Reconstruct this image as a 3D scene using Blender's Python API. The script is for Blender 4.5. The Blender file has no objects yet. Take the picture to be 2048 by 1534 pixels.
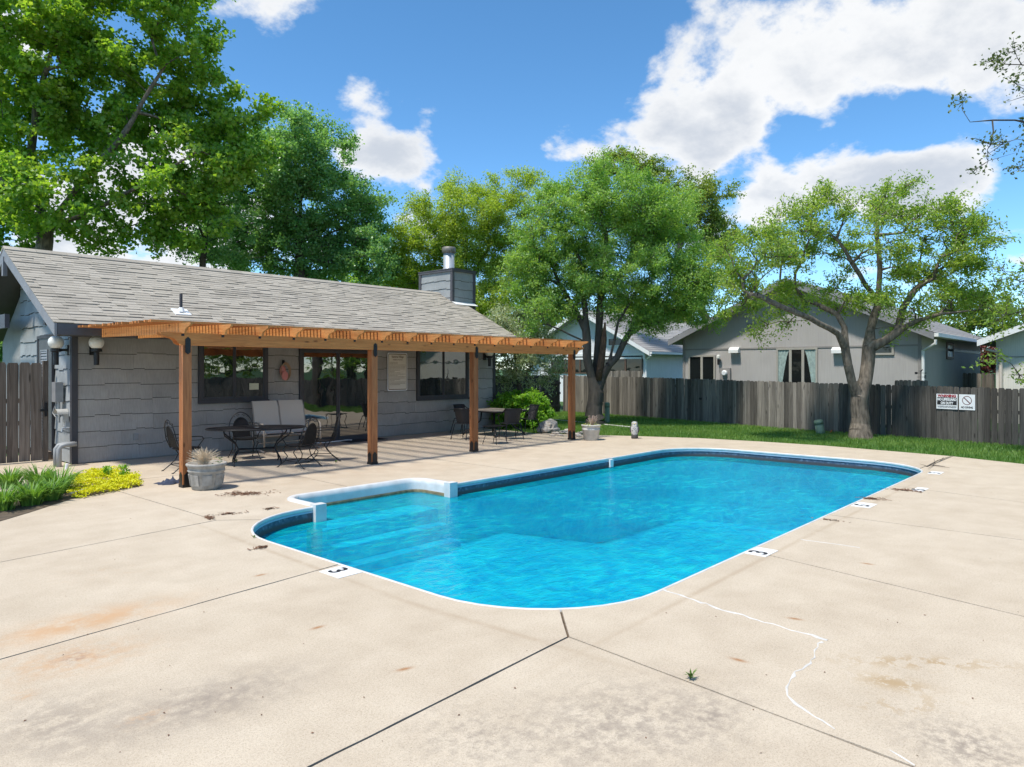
import bpy, bmesh, math, random
import numpy as np
from mathutils import Vector, Matrix
from mathutils.geometry import tessellate_polygon

random.seed(7); rng = np.random.default_rng(7)
sc = bpy.context.scene
COL = sc.collection
R_ = math.radians

# ------------------------------------------------------------------ camera
FPX, CX, HY, CAMH = 1419.0, 1024.0, 737.0, 1.9
AZ = math.atan((2304.0 - CX) / FPX)
FW = (math.cos(AZ), math.sin(AZ)); RT = (math.sin(AZ), -math.cos(AZ))
cam_d = bpy.data.cameras.new('camera'); cam = bpy.data.objects.new('camera', cam_d); COL.objects.link(cam)
cam.location = (0, 0, CAMH); cam.rotation_euler = (R_(90), 0, AZ - R_(90))
cam_d.sensor_width = 36; cam_d.lens = FPX / 2048 * 36; cam_d.shift_y = -(767 - HY) / 2048
cam_d.clip_start = 0.05; cam_d.clip_end = 3000
sc.camera = cam

# ------------------------------------------------------------------ light
SUN_TO = Vector((-0.46, 0.06, 1.0)).normalized()
w = bpy.data.worlds.new('World'); sc.world = w; w.use_nodes = True
nt = w.node_tree; N = nt.nodes; L = nt.links; N.clear()
out = N.new('ShaderNodeOutputWorld'); bg = N.new('ShaderNodeBackground'); bg.inputs['Strength'].default_value = 0.15
sky = N.new('ShaderNodeTexSky'); sky.sky_type = 'NISHITA'; sky.sun_disc = False
sky.sun_elevation = math.asin(SUN_TO.z); sky.sun_rotation = math.atan2(SUN_TO.x, SUN_TO.y)
sky.air_density = 0.75; sky.dust_density = 0.0; sky.ozone_density = 2.0; sky.altitude = 1500
hs = N.new('ShaderNodeHueSaturation'); hs.inputs['Saturation'].default_value = 1.18; hs.inputs['Hue'].default_value = 0.491; hs.inputs['Value'].default_value = 0.61
L.new(sky.outputs[0], hs.inputs['Color'])
tc = N.new('ShaderNodeTexCoord')
def dirof(px, py):
    l = (px - CX) / FPX
    return Vector((FW[0] + l * RT[0], FW[1] + l * RT[1], (HY - py) / FPX)).normalized()
def mnode(op, a, b=None, c=None):
    n = N.new('ShaderNodeMath'); n.operation = op
    for i, v in enumerate((a, b, c)):
        if v is None: continue
        if isinstance(v, (int, float)): n.inputs[i].default_value = v
        else: L.new(v, n.inputs[i])
    return n.outputs[0]
# flatten the sky dome so that clouds grow smaller towards the horizon
sep = N.new('ShaderNodeSeparateXYZ'); L.new(tc.outputs['Generated'], sep.inputs[0])
zz = mnode('ADD', mnode('MAXIMUM', sep.outputs['Z'], 0.0), 0.42)
comb = N.new('ShaderNodeCombineXYZ')
L.new(mnode('DIVIDE', sep.outputs['X'], zz), comb.inputs[0]); L.new(mnode('DIVIDE', sep.outputs['Y'], zz), comb.inputs[1])
comb.inputs[2].default_value = 3.7
n1 = N.new('ShaderNodeTexNoise'); n1.inputs['Scale'].default_value = 4.6; n1.inputs['Detail'].default_value = 7; n1.inputs['Roughness'].default_value = 0.58; n1.inputs['Distortion'].default_value = 0.08
L.new(comb.outputs[0], n1.inputs['Vector'])
acc = mnode('MULTIPLY_ADD', n1.outputs['Fac'], 3.3, -1.83)
nrm = N.new('ShaderNodeVectorMath'); nrm.operation = 'NORMALIZE'; L.new(tc.outputs['Generated'], nrm.inputs[0])
# the cloud banks of the day: direction, width, weight
for (px, py, rad, wt) in [(1340, 175, 0.05, 0.5), (1480, 130, 0.07, 0.36), (1620, 150, 0.08, 0.38), (1800, 100, 0.10, 0.44), (1980, 120, 0.10, 0.44), (1480, 215, 0.04, 0.35),
                          (1090, 268, 0.045, 1.0), (1200, 268, 0.045, 0.75), (1320, 285, 0.045, 0.6), (1430, 300, 0.04, 0.45),
                          (1530, 380, 0.045, 0.75), (1660, 355, 0.05, 0.65), (1800, 335, 0.05, 0.6), (1930, 345, 0.05, 0.5), (760, 310, 0.045, 0.62), (840, 335, 0.045, 0.75), (720, 165, 0.03, 0.42), (790, 165, 0.03, 0.42), (850, 225, 0.025, 0.4),
                          (500, 0, 0.04, 0.45), (610, 5, 0.03, 0.4), (300, 470, 0.11, 0.5), (120, 430, 0.12, 0.4),
                          (1010, 110, 0.15, -0.6), (560, 130, 0.10, -0.5), (950, 270, 0.03, -0.4), (1490, 330, 0.028, -0.8), (1580, 285, 0.032, -0.7), (1690, 272, 0.032, -0.75), (1800, 258, 0.032, -0.75), (1910, 250, 0.035, -0.7), (2020, 240, 0.035, -0.6), (1200, 130, 0.07, -0.4), (1150, 400, 0.09, -0.3), (800, 235, 0.02, -0.3)]:
    v = N.new('ShaderNodeVectorMath'); v.operation = 'DISTANCE'; v.inputs[1].default_value = dirof(px, py); L.new(nrm.outputs[0], v.inputs[0])
    q = mnode('DIVIDE', v.outputs['Value'], rad)
    g = mnode('POWER', 2.718, mnode('MULTIPLY', mnode('MULTIPLY', q, q), -0.8))
    acc = mnode('MULTIPLY_ADD', g, wt, acc)
cr = N.new('ShaderNodeMapRange'); cr.interpolation_type = 'SMOOTHSTEP'
cr.inputs['From Min'].default_value = -0.02; cr.inputs['From Max'].default_value = 0.36
L.new(acc, cr.inputs['Value'])
# thicker parts of a cloud are greyer
n2 = N.new('ShaderNodeTexNoise'); n2.inputs['Scale'].default_value = 3.4; n2.inputs['Detail'].default_value = 3; L.new(comb.outputs[0], n2.inputs['Vector'])
thick = N.new('ShaderNodeMapRange'); thick.interpolation_type = 'SMOOTHSTEP'; thick.inputs['From Min'].default_value = 0.18; thick.inputs['From Max'].default_value = 1.0
L.new(mnode('MULTIPLY_ADD', n2.outputs['Fac'], 0.9, mnode('ADD', acc, -0.45)), thick.inputs['Value'])
cc = N.new('ShaderNodeMix'); cc.data_type = 'RGBA'; cc.inputs['A'].default_value = (2.3, 2.31, 2.31, 1); cc.inputs['B'].default_value = (1.5, 1.6, 1.76, 1)
L.new(thick.outputs[0], cc.inputs['Factor'])
mx = N.new('ShaderNodeMix'); mx.data_type = 'RGBA'
fade = N.new('ShaderNodeMapRange'); fade.inputs['From Min'].default_value = -0.02; fade.inputs['From Max'].default_value = 0.06; L.new(sep.outputs['Z'], fade.inputs['Value'])
L.new(mnode('MULTIPLY', mnode('MULTIPLY', cr.outputs[0], fade.outputs[0]), 0.95), mx.inputs['Factor'])
L.new(hs.outputs[0], mx.inputs['A']); L.new(cc.outputs['Result'], mx.inputs['B'])
L.new(mx.outputs['Result'], bg.inputs['Color']); L.new(bg.outputs[0], out.inputs[0])
w.cycles.sampling_method = 'MANUAL'; w.cycles.sample_map_resolution = 256
sun_d = bpy.data.lights.new('sun', 'SUN'); sun_d.energy = 1.95; sun_d.angle = R_(5); sun_d.color = (1.0, 0.95, 0.87)
sun = bpy.data.objects.new('sun', sun_d); COL.objects.link(sun); sun.rotation_euler = SUN_TO.to_track_quat('Z', 'Y').to_euler(); sun.location = (0, 0, 30)
vs = sc.view_settings; vs.view_transform = 'Standard'; vs.look = 'None'; vs.exposure = 1.53; vs.gamma = 1.0; vs.use_curve_mapping = False
sc.cycles.max_bounces = 6; sc.cycles.diffuse_bounces = 5; sc.cycles.glossy_bounces = 3; sc.cycles.transmission_bounces = 4; sc.cycles.transparent_max_bounces = 16; sc.cycles.caustics_reflective = False; sc.cycles.caustics_refractive = False
sc.cycles.sample_clamp_indirect = 6

# ------------------------------------------------------------------ placing helpers (camera calibration)
def at(px, py, z=0.0):
    d = FPX * (CAMH - z) / (py - HY); l = (px - CX) / FPX * d
    return Vector((d * FW[0] + l * RT[0], d * FW[1] + l * RT[1], z))
def atd(px, py, d):
    l = (px - CX) / FPX * d
    return Vector((d * FW[0] + l * RT[0], d * FW[1] + l * RT[1], CAMH + (HY - py) * d / FPX))
def onY(px, py, Y):
    l = (px - CX) / FPX; d = Y / (FW[1] + l * RT[1])
    return d * (FW[0] + l * RT[0]), CAMH + (HY - py) * d / FPX
def onX(px, py, X):
    l = (px - CX) / FPX; d = X / (FW[0] + l * RT[0])
    return d * (FW[1] + l * RT[1]), CAMH + (HY - py) * d / FPX

# ------------------------------------------------------------------ material helpers
def new_mat(name):
    m = bpy.data.materials.new(name); m.use_nodes = True
    return m, m.node_tree.nodes, m.node_tree.links, m.node_tree.nodes['Principled BSDF']
def ramp(nodes, stops):
    r = nodes.new('ShaderNodeValToRGB'); e = r.color_ramp.elements
    while len(e) < len(stops): e.new(0.5)
    for i, (p, c) in enumerate(stops): e[i].position = p; e[i].color = (*c, 1)
    return r
def noise(nodes, links, vec, scale, detail=4, rough=0.55, dist=0.0):
    n = nodes.new('ShaderNodeTexNoise'); n.inputs['Scale'].default_value = scale; n.inputs['Detail'].default_value = detail
    n.inputs['Roughness'].default_value = rough; n.inputs['Distortion'].default_value = dist
    if vec is not None: links.new(vec, n.inputs['Vector'])
    return n
def mapping(nodes, links, vec, scale=(1, 1, 1), rot=(0, 0, 0), loc=(0, 0, 0)):
    mp = nodes.new('ShaderNodeMapping'); mp.inputs['Scale'].default_value = scale; mp.inputs['Rotation'].default_value = rot; mp.inputs['Location'].default_value = loc
    links.new(vec, mp.inputs['Vector']); return mp.outputs[0]
def bump(nodes, links, height, strength, dist, target, normal=None):
    b = nodes.new('ShaderNodeBump'); b.inputs['Strength'].default_value = strength; b.inputs['Distance'].default_value = dist
    links.new(height, b.inputs['Height'])
    if target is not None: links.new(b.outputs[0], target)
    return b.outputs[0]
def mixc(nodes, links, fac, a, b, blend='MIX'):
    m = nodes.new('ShaderNodeMix'); m.data_type = 'RGBA'; m.blend_type = blend
    for k, v in (('Factor', fac), ('A', a), ('B', b)):
        if isinstance(v, (int, float)): m.inputs[k].default_value = v
        elif isinstance(v, tuple): m.inputs[k].default_value = (*v, 1)
        else: links.new(v, m.inputs[k])
    return m.outputs['Result']
def mth(nodes, links, op, a, b=None, c=None):
    n = nodes.new('ShaderNodeMath'); n.operation = op
    for i, v in enumerate((a, b, c)):
        if v is None: continue
        if isinstance(v, (int, float)): n.inputs[i].default_value = v
        else: links.new(v, n.inputs[i])
    return n.outputs[0]
def plain(name, col, rough=0.6, var=0.25, scale=6.0, metallic=0.0, bmp=0.15, stretch=(1, 1, 1), spec=0.4):
    m, n, l, p = new_mat(name); g = n.new('ShaderNodeNewGeometry'); v = mapping(n, l, g.outputs['Position'], stretch)
    a = noise(n, l, v, scale, 6)
    c = ramp(n, [(0.25, tuple(x * (1 - var) for x in col)), (0.75, tuple(min(1, x * (1 + var)) for x in col))]); l.new(a.outputs['Fac'], c.inputs[0])
    l.new(c.outputs[0], p.inputs['Base Color']); p.inputs['Roughness'].default_value = rough; p.inputs['Metallic'].default_value = metallic
    p.inputs['Specular IOR Level'].default_value = spec
    if bmp: bump(n, l, noise(n, l, v, scale * 8, 3).outputs['Fac'], bmp, 0.01, p.inputs['Normal'])
    return m
def piece_random(n, l):
    oi = n.new('ShaderNodeObjectInfo'); g = n.new('ShaderNodeNewGeometry')
    return mth(n, l, 'FRACT', mth(n, l, 'MULTIPLY_ADD', g.outputs['Random Per Island'], 3.77, oi.outputs['Random']))
M = {}

def mk_concrete():
    m, n, l, p = new_mat('concrete'); g = n.new('ShaderNodeNewGeometry'); P = g.outputs['Position']
    big = noise(n, l, P, 0.35, 5); mid = noise(n, l, P, 2.2, 6, 0.6); fine = noise(n, l, P, 60, 3, 0.7); grit = noise(n, l, P, 130, 2, 0.6)
    c = ramp(n, [(0.3, (0.44, 0.365, 0.28)), (0.5, (0.50, 0.425, 0.335)), (0.72, (0.54, 0.47, 0.38))]); l.new(big.outputs['Fac'], c.inputs[0])
    col = mixc(n, l, 0.5, c.outputs[0], ramp_out(n, l, mid.outputs['Fac'], [(0.3, (0.42, 0.35, 0.27)), (0.65, (0.56, 0.485, 0.39))]))
    col = mixc(n, l, 0.6, col, ramp_out(n, l, fine.outputs['Fac'], [(0.3, (0.72, 0.70, 0.68)), (0.55, (1, 1, 1))]), 'MULTIPLY')
    col = mixc(n, l, 0.55, col, ramp_out(n, l, grit.outputs['Fac'], [(0.30, (0.42, 0.37, 0.32)), (0.44, (1, 1, 1)), (0.72, (1.14, 1.14, 1.14))]), 'MULTIPLY')
    ncache = {}
    def patch(cx, cy, rx, ry, ang, nscale, colr, amt, thr=0.42, soft=0.25):
        nonlocal col
        mp = n.new('ShaderNodeMapping'); mp.vector_type = 'TEXTURE'; mp.inputs['Location'].default_value = (cx, cy, 0); mp.inputs['Rotation'].default_value = (0, 0, ang); mp.inputs['Scale'].default_value = (rx, ry, 1)
        l.new(P, mp.inputs['Vector'])
        sx = n.new('ShaderNodeSeparateXYZ'); l.new(mp.outputs[0], sx.inputs[0])
        r2 = mth(n, l, 'ADD', mth(n, l, 'MULTIPLY', sx.outputs[0], sx.outputs[0]), mth(n, l, 'MULTIPLY', sx.outputs[1], sx.outputs[1]))
        gs = mth(n, l, 'POWER', 2.718, mth(n, l, 'MULTIPLY', r2, -1.0))
        nk = 5 if nscale <= 6 else (9 if nscale <= 11 else 16)
        if nk not in ncache: ncache[nk] = noise(n, l, P, nk, 5, 0.68)
        nn = ncache[nk]
        mr = n.new('ShaderNodeMapRange'); mr.interpolation_type = 'SMOOTHSTEP'; mr.inputs['From Min'].default_value = thr; mr.inputs['From Max'].default_value = thr + soft; l.new(nn.outputs['Fac'], mr.inputs['Value'])
        col = mixc(n, l, mth(n, l, 'MULTIPLY', mth(n, l, 'MULTIPLY', gs, mr.outputs[0]), amt), col, colr)
    rust = (0.47, 0.29, 0.16); grey = (0.25, 0.21, 0.175); tan = (0.36, 0.26, 0.15)
    def pa(px0, py0, px1, py1, wid, nscale, colr, amt, thr=0.42, soft=0.25):
        a = at(px0, py0); b = at(px1, py1); d = b - a
        patch((a.x + b.x) / 2, (a.y + b.y) / 2, max(0.05, d.length / 2), wid, math.atan2(d.y, d.x), nscale, colr, amt, thr, soft)
    pa(-40, 1295, 330, 1205, 0.22, 5, rust, 0.95, 0.26, 0.35)
    pa(0, 1350, 280, 1290, 0.26, 7, rust, 0.7, 0.34, 0.3)
    pa(120, 1330, 180, 1300, 0.12, 14, (0.25, 0.13, 0.09), 0.6, 0.42)
    pa(180, 1475, 600, 1345, 0.28, 9, grey, 0.85, 0.24, 0.4)
    pa(-20, 1480, 220, 1420, 0.4, 10, grey, 0.6, 0.34)
    pa(20, 1400, 70, 1382, 0.08, 20, rust, 0.6, 0.4)
    pa(250, 1450, 330, 1420, 0.07, 20, rust, 0.6, 0.42)
    pa(1040, 1510, 1440, 1390, 0.48, 9, grey, 0.6, 0.40, 0.22)
    pa(1040, 1500, 1440, 1400, 0.40, 16, grey, 0.5, 0.48, 0.14)
    pa(1380, 1420, 1460, 1440, 0.18, 12, grey, 0.8, 0.36, 0.3)
    pa(1820, 1490, 2060, 1500, 0.3, 14, grey, 0.85, 0.38)
    pa(840, 1440, 1060, 1510, 0.3, 14, grey, 0.6, 0.42)
    pa(1720, 1355, 1850, 1375, 0.10, 9, tan, 0.95, 0.44, 0.05)
    pa(1700, 1320, 2000, 1330, 0.10, 8, tan, 0.85, 0.5, 0.05)
    pa(1720, 1415, 1900, 1400, 0.12, 9, tan, 0.55, 0.54, 0.05)
    pa(350, 960, 1000, 925, 0.8, 1.6, (0.42, 0.32, 0.23), 0.5, 0.4)
    pa(100, 1160, 300, 1130, 0.3, 9, rust, 0.3, 0.5)
    for (a, b, c_, d_, e) in [(800, 1340, 818, 1336, .02), (645, 1252, 625, 1258, .02), (1580, 1236, 1600, 1239, .02), (1470, 1318, 1485, 1322, .02), (1725, 1126, 1745, 1129, .02), (530, 1148, 512, 1152, .02)]:
        pa(a, b, c_, d_, e, 5, (0.30, 0.14, 0.05), 0.9, 0.1, 0.2)
    # faint dirty saw-cut that follows the pool edge
    for (a, b, wd) in [((420, 1058), (820, 1205), .035), ((820, 1205), (1200, 1318), .035), ((1190, 1290), (1560, 1100), .03), ((1560, 1100), (1840, 960), .03)]:
        A = at(*a); B = at(*b); D = B - A
        patch((A.x + B.x) / 2, (A.y + B.y) / 2, D.length / 1.7, wd, math.atan2(D.y, D.x), 3, (0.36, 0.28, 0.20), 0.55, 0.25, 0.3)
    col = mixc(n, l, 1.0, col, (1.0, 0.985, 0.945), 'MULTIPLY')
    l.new(col, p.inputs['Base Color']); p.inputs['Roughness'].default_value = 0.88; p.inputs['Specular IOR Level'].default_value = 0.25
    h = mth(n, l, 'ADD', mth(n, l, 'MULTIPLY', fine.outputs['Fac'], 0.6), grit.outputs['Fac'])
    bump(n, l, h, 0.35, 0.006, p.inputs['Normal'])
    return m
def ramp_out(n, l, fac, stops):
    r = ramp(n, stops); l.new(fac, r.inputs[0]); return r.outputs[0]

def mk_wood(name, dark, light, grain_axis, knots=True, rough=0.75, vary=0.35, scale=1.0):
    m, n, l, p = new_mat(name); tcn = n.new('ShaderNodeTexCoord'); rnd = piece_random(n, l)
    st = [9, 9, 9]; st[grain_axis] = 0.6
    off = n.new('ShaderNodeCombineXYZ')
    for i in range(3): l.new(mth(n, l, 'MULTIPLY', rnd, 37.0 + 11 * i), off.inputs[i])
    va = n.new('ShaderNodeVectorMath'); va.operation = 'ADD'; l.new(tcn.outputs['Object'], va.inputs[0]); l.new(off.outputs[0], va.inputs[1])
    v = mapping(n, l, va.outputs[0], tuple(s * scale for s in st))
    a = noise(n, l, v, 1.6, 8, 0.65, 1.2); b = noise(n, l, v, 9, 4, 0.6)
    c = ramp(n, [(0.28, dark), (0.5, tuple((x + y) / 2 for x, y in zip(dark, light))), (0.7, light)]); l.new(a.outputs['Fac'], c.inputs[0])
    col = mixc(n, l, 0.5, c.outputs[0], ramp_out(n, l, b.outputs['Fac'], [(0.3, (0.6, 0.6, 0.6)), (0.6, (1, 1, 1))]), 'MULTIPLY')
    tone = n.new('ShaderNodeMapRange'); tone.inputs['To Min'].default_value = 1 - vary; tone.inputs['To Max'].default_value = 1 + vary; l.new(rnd, tone.inputs['Value'])
    tcol = n.new('ShaderNodeCombineColor')
    for i in range(3): l.new(tone.outputs[0], tcol.inputs[i])
    col = mixc(n, l, 1.0, col, tcol.outputs[0], 'MULTIPLY')
    if knots:
        vk = n.new('ShaderNodeTexVoronoi'); vk.inputs['Scale'].default_value = 1.0; sk = [7, 7, 7]; sk[grain_axis] = 2.6; l.new(mapping(n, l, va.outputs[0], tuple(sk)), vk.inputs['Vector'])
        k = n.new('ShaderNodeMapRange'); k.inputs['From Min'].default_value = 0.07; k.inputs['From Max'].default_value = 0.16; k.inputs['To Min'].default_value = 0.75; k.inputs['To Max'].default_value = 0.0; l.new(vk.outputs['Distance'], k.inputs['Value'])
        col = mixc(n, l, k.outputs[0], col, tuple(x * 0.3 for x in dark))
    l.new(col, p.inputs['Base Color']); p.inputs['Roughness'].default_value = rough; p.inputs['Specular IOR Level'].default_value = 0.25
    bump(n, l, b.outputs['Fac'], 0.3, 0.006, p.inputs['Normal'])
    return m

def mk_leaf(name, dark, light, trans=0.45, rough=0.5):
    m, n, l, p = new_mat(name)
    at_ = n.new('ShaderNodeAttribute'); at_.attribute_name = 'tone'
    c = ramp(n, [(0.0, dark), (1.0, light)]); l.new(at_.outputs['Fac'], c.inputs[0])
    n.remove(p); d = n.new('ShaderNodeBsdfDiffuse'); t = n.new('ShaderNodeBsdfTranslucent'); gl = n.new('ShaderNodeBsdfGlossy'); gl.inputs['Roughness'].default_value = rough
    l.new(c.outputs[0], d.inputs['Color'])
    tcl = mixc(n, l, 1.0, c.outputs[0], (1.5, 1.45, 0.7), 'MULTIPLY'); l.new(tcl, t.inputs['Color'])
    gl.inputs['Color'].default_value = (0.5, 0.55, 0.5, 1)
    a = n.new('ShaderNodeMixShader'); a.inputs[0].default_value = trans; l.new(d.outputs[0], a.inputs[1]); l.new(t.outputs[0], a.inputs[2])
    b = n.new('ShaderNodeMixShader'); b.inputs[0].default_value = 0.06; l.new(a.outputs[0], b.inputs[1]); l.new(gl.outputs[0], b.inputs[2])
    l.new(b.outputs[0], n['Material Output'].inputs[0])
    return m

def mk_siding(name, col):
    m, n, l, p = new_mat(name); g = n.new('ShaderNodeNewGeometry'); rnd = n.new('ShaderNodeObjectInfo').outputs['Random']
    v = mapping(n, l, g.outputs['Position'], (1, 1, 0.12)); a = noise(n, l, v, 45, 4, 0.6); b = noise(n, l, g.outputs['Position'], 1.3, 5)
    c = ramp(n, [(0.3, tuple(x * 0.8 for x in col)), (0.7, tuple(x * 1.12 for x in col))]); l.new(b.outputs['Fac'], c.inputs[0])
    c2 = mixc(n, l, 0.5, c.outputs[0], ramp_out(n, l, a.outputs['Fac'], [(0.3, (0.72, 0.72, 0.72)), (0.6, (1, 1, 1))]), 'MULTIPLY')
    c3 = mixc(n, l, 1.0, c2, ramp_out(n, l, rnd, [(0.0, (0.93, 0.93, 0.93)), (1.0, (1.06, 1.06, 1.06))]), 'MULTIPLY')
    l.new(c3, p.inputs['Base Color']); p.inputs['Roughness'].default_value = 0.6; p.inputs['Specular IOR Level'].default_value = 0.3
    bump(n, l, a.outputs['Fac'], 0.45, 0.006, p.inputs['Normal'])
    return m

def mk_shingle(name, c0, c1):
    m, n, l, p = new_mat(name); g = n.new('ShaderNodeNewGeometry'); rnd = piece_random(n, l); P = g.outputs['Position']
    a = noise(n, l, P, 120, 3, 0.7); b = noise(n, l, P, 0.8, 5, 0.6)
    c = mixc(n, l, rnd, c0, c1)
    c = mixc(n, l, 0.6, c, ramp_out(n, l, b.outputs['Fac'], [(0.3, (0.78, 0.77, 0.76)), (0.7, (1.08, 1.06, 1.02))]), 'MULTIPLY')
    c = mixc(n, l, 0.6, c, ramp_out(n, l, a.outputs['Fac'], [(0.35, (0.6, 0.6, 0.6)), (0.6, (1.1, 1.1, 1.1))]), 'MULTIPLY')
    l.new(c, p.inputs['Base Color']); p.inputs['Roughness'].default_value = 0.95; p.inputs['Specular IOR Level'].default_value = 0.15
    bump(n, l, a.outputs['Fac'], 0.4, 0.004, p.inputs['Normal'])
    return m

def mk_glass(name, mirror=0.3, tint=(0.012, 0.014, 0.014), wob=0.02):
    m, n, l, p = new_mat(name); n.remove(p); g = n.new('ShaderNodeNewGeometry')
    d = n.new('ShaderNodeBsdfDiffuse'); d.inputs['Color'].default_value = (*tint, 1); gl = n.new('ShaderNodeBsdfGlossy'); gl.inputs['Roughness'].default_value = 0.015
    b = bump(n, l, noise(n, l, g.outputs['Position'], 1.5, 2).outputs['Fac'], 0.15, wob, gl.inputs['Normal'])
    fr = n.new('ShaderNodeFresnel'); fr.inputs['IOR'].default_value = 1.5
    f = mth(n, l, 'ADD', mth(n, l, 'MULTIPLY', fr.outputs[0], 0.8 if mirror > .1 else .3), mirror)
    mx_ = n.new('ShaderNodeMixShader'); l.new(f, mx_.inputs[0]); l.new(d.outputs[0], mx_.inputs[1]); l.new(gl.outputs[0], mx_.inputs[2])
    l.new(mx_.outputs[0], n['Material Output'].inputs[0]); return m

def mk_water():
    m, n, l, p = new_mat('pool_water'); n.remove(p); g = n.new('ShaderNodeNewGeometry'); P = g.outputs['Position']
    tr = n.new('ShaderNodeBsdfTransparent'); tr.inputs['Color'].default_value = (0.42, 0.92, 0.97, 1)
    df = n.new('ShaderNodeBsdfDiffuse')       # light scattered back by the water body
    gl = n.new('ShaderNodeBsdfGlossy'); gl.inputs['Roughness'].default_value = 0.03
    v = mapping(n, l, P, (1.0, 1.7, 1), (0, 0, 0.5))
    a = noise(n, l, v, 4.2, 3, 0.55, 0.6); b = noise(n, l, v, 15.0, 3, 0.5, 0.4)
    h = mth(n, l, 'ADD', a.outputs['Fac'], mth(n, l, 'MULTIPLY', b.outputs['Fac'], 0.5))
    bo = bump(n, l, h, 0.75, 0.04, gl.inputs['Normal'])
    big = noise(n, l, P, 0.45, 3, 0.5, 0.5)
    wc = ramp_out(n, l, a.outputs['Fac'], [(0.32, (0.0, 0.28, 0.50)), (0.5, (0.0, 0.44, 0.58)), (0.66, (0.01, 0.62, 0.62))])
    wc = mixc(n, l, ramp_out(n, l, big.outputs['Fac'], [(0.40, (0.0, 0.0, 0.0)), (0.62, (0.6, 0.6, 0.6))]), wc, (0.0, 0.24, 0.40))
    l.new(wc, df.inputs['Color'])
    fr = n.new('ShaderNodeFresnel'); fr.inputs['IOR'].default_value = 1.33; l.new(bo, fr.inputs['Normal'])
    m0 = n.new('ShaderNodeMixShader'); m0.inputs[0].default_value = 0.45; l.new(tr.outputs[0], m0.inputs[1]); l.new(df.outputs[0], m0.inputs[2])
    mx_ = n.new('ShaderNodeMixShader'); l.new(mth(n, l, 'MULTIPLY', fr.outputs[0], 0.6), mx_.inputs[0]); l.new(m0.outputs[0], mx_.inputs[1]); l.new(gl.outputs[0], mx_.inputs[2])
    l.new(mx_.outputs[0], n['Material Output'].inputs[0]); return m

def mk_liner():
    m, n, l, p = new_mat('caustic_pool_liner'); g = n.new('ShaderNodeNewGeometry'); P = g.outputs['Position']
    wv = noise(n, l, P, 1.2, 4, 0.55, 1.0)
    va = n.new('ShaderNodeVectorMath'); va.operation = 'ADD'; l.new(P, va.inputs[0])
    sc_ = n.new('ShaderNodeVectorMath'); sc_.operation = 'SCALE'; l.new(wv.outputs['Color'], sc_.inputs[0]); sc_.inputs['Scale'].default_value = 0.9; l.new(sc_.outputs[0], va.inputs[1])
    vo = n.new('ShaderNodeTexVoronoi'); vo.feature = 'DISTANCE_TO_EDGE'; vo.inputs['Scale'].default_value = 2.6; l.new(va.outputs[0], vo.inputs['Vector'])
    edge = n.new('ShaderNodeMapRange'); edge.inputs['From Min'].default_value = 0.0; edge.inputs['From Max'].default_value = 0.16; edge.inputs['To Min'].default_value = 1; edge.inputs['To Max'].default_value = 0; l.new(vo.outputs['Distance'], edge.inputs['Value'])
    c = ramp_out(n, l, wv.outputs['Fac'], [(0.3, (0.0, 0.36, 0.64)), (0.5, (0.01, 0.54, 0.76)), (0.68, (0.05, 0.70, 0.80))])
    c = mixc(n, l, mth(n, l, 'MULTIPLY', mth(n, l, 'POWER', edge.outputs[0], 2.0), 0.6), c, (0.12, 0.85, 0.9))  # bright web painted over the liner mottling in place of caustic light
    l.new(c, p.inputs['Base Color']); p.inputs['Roughness'].default_value = 0.6
    return m

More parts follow.
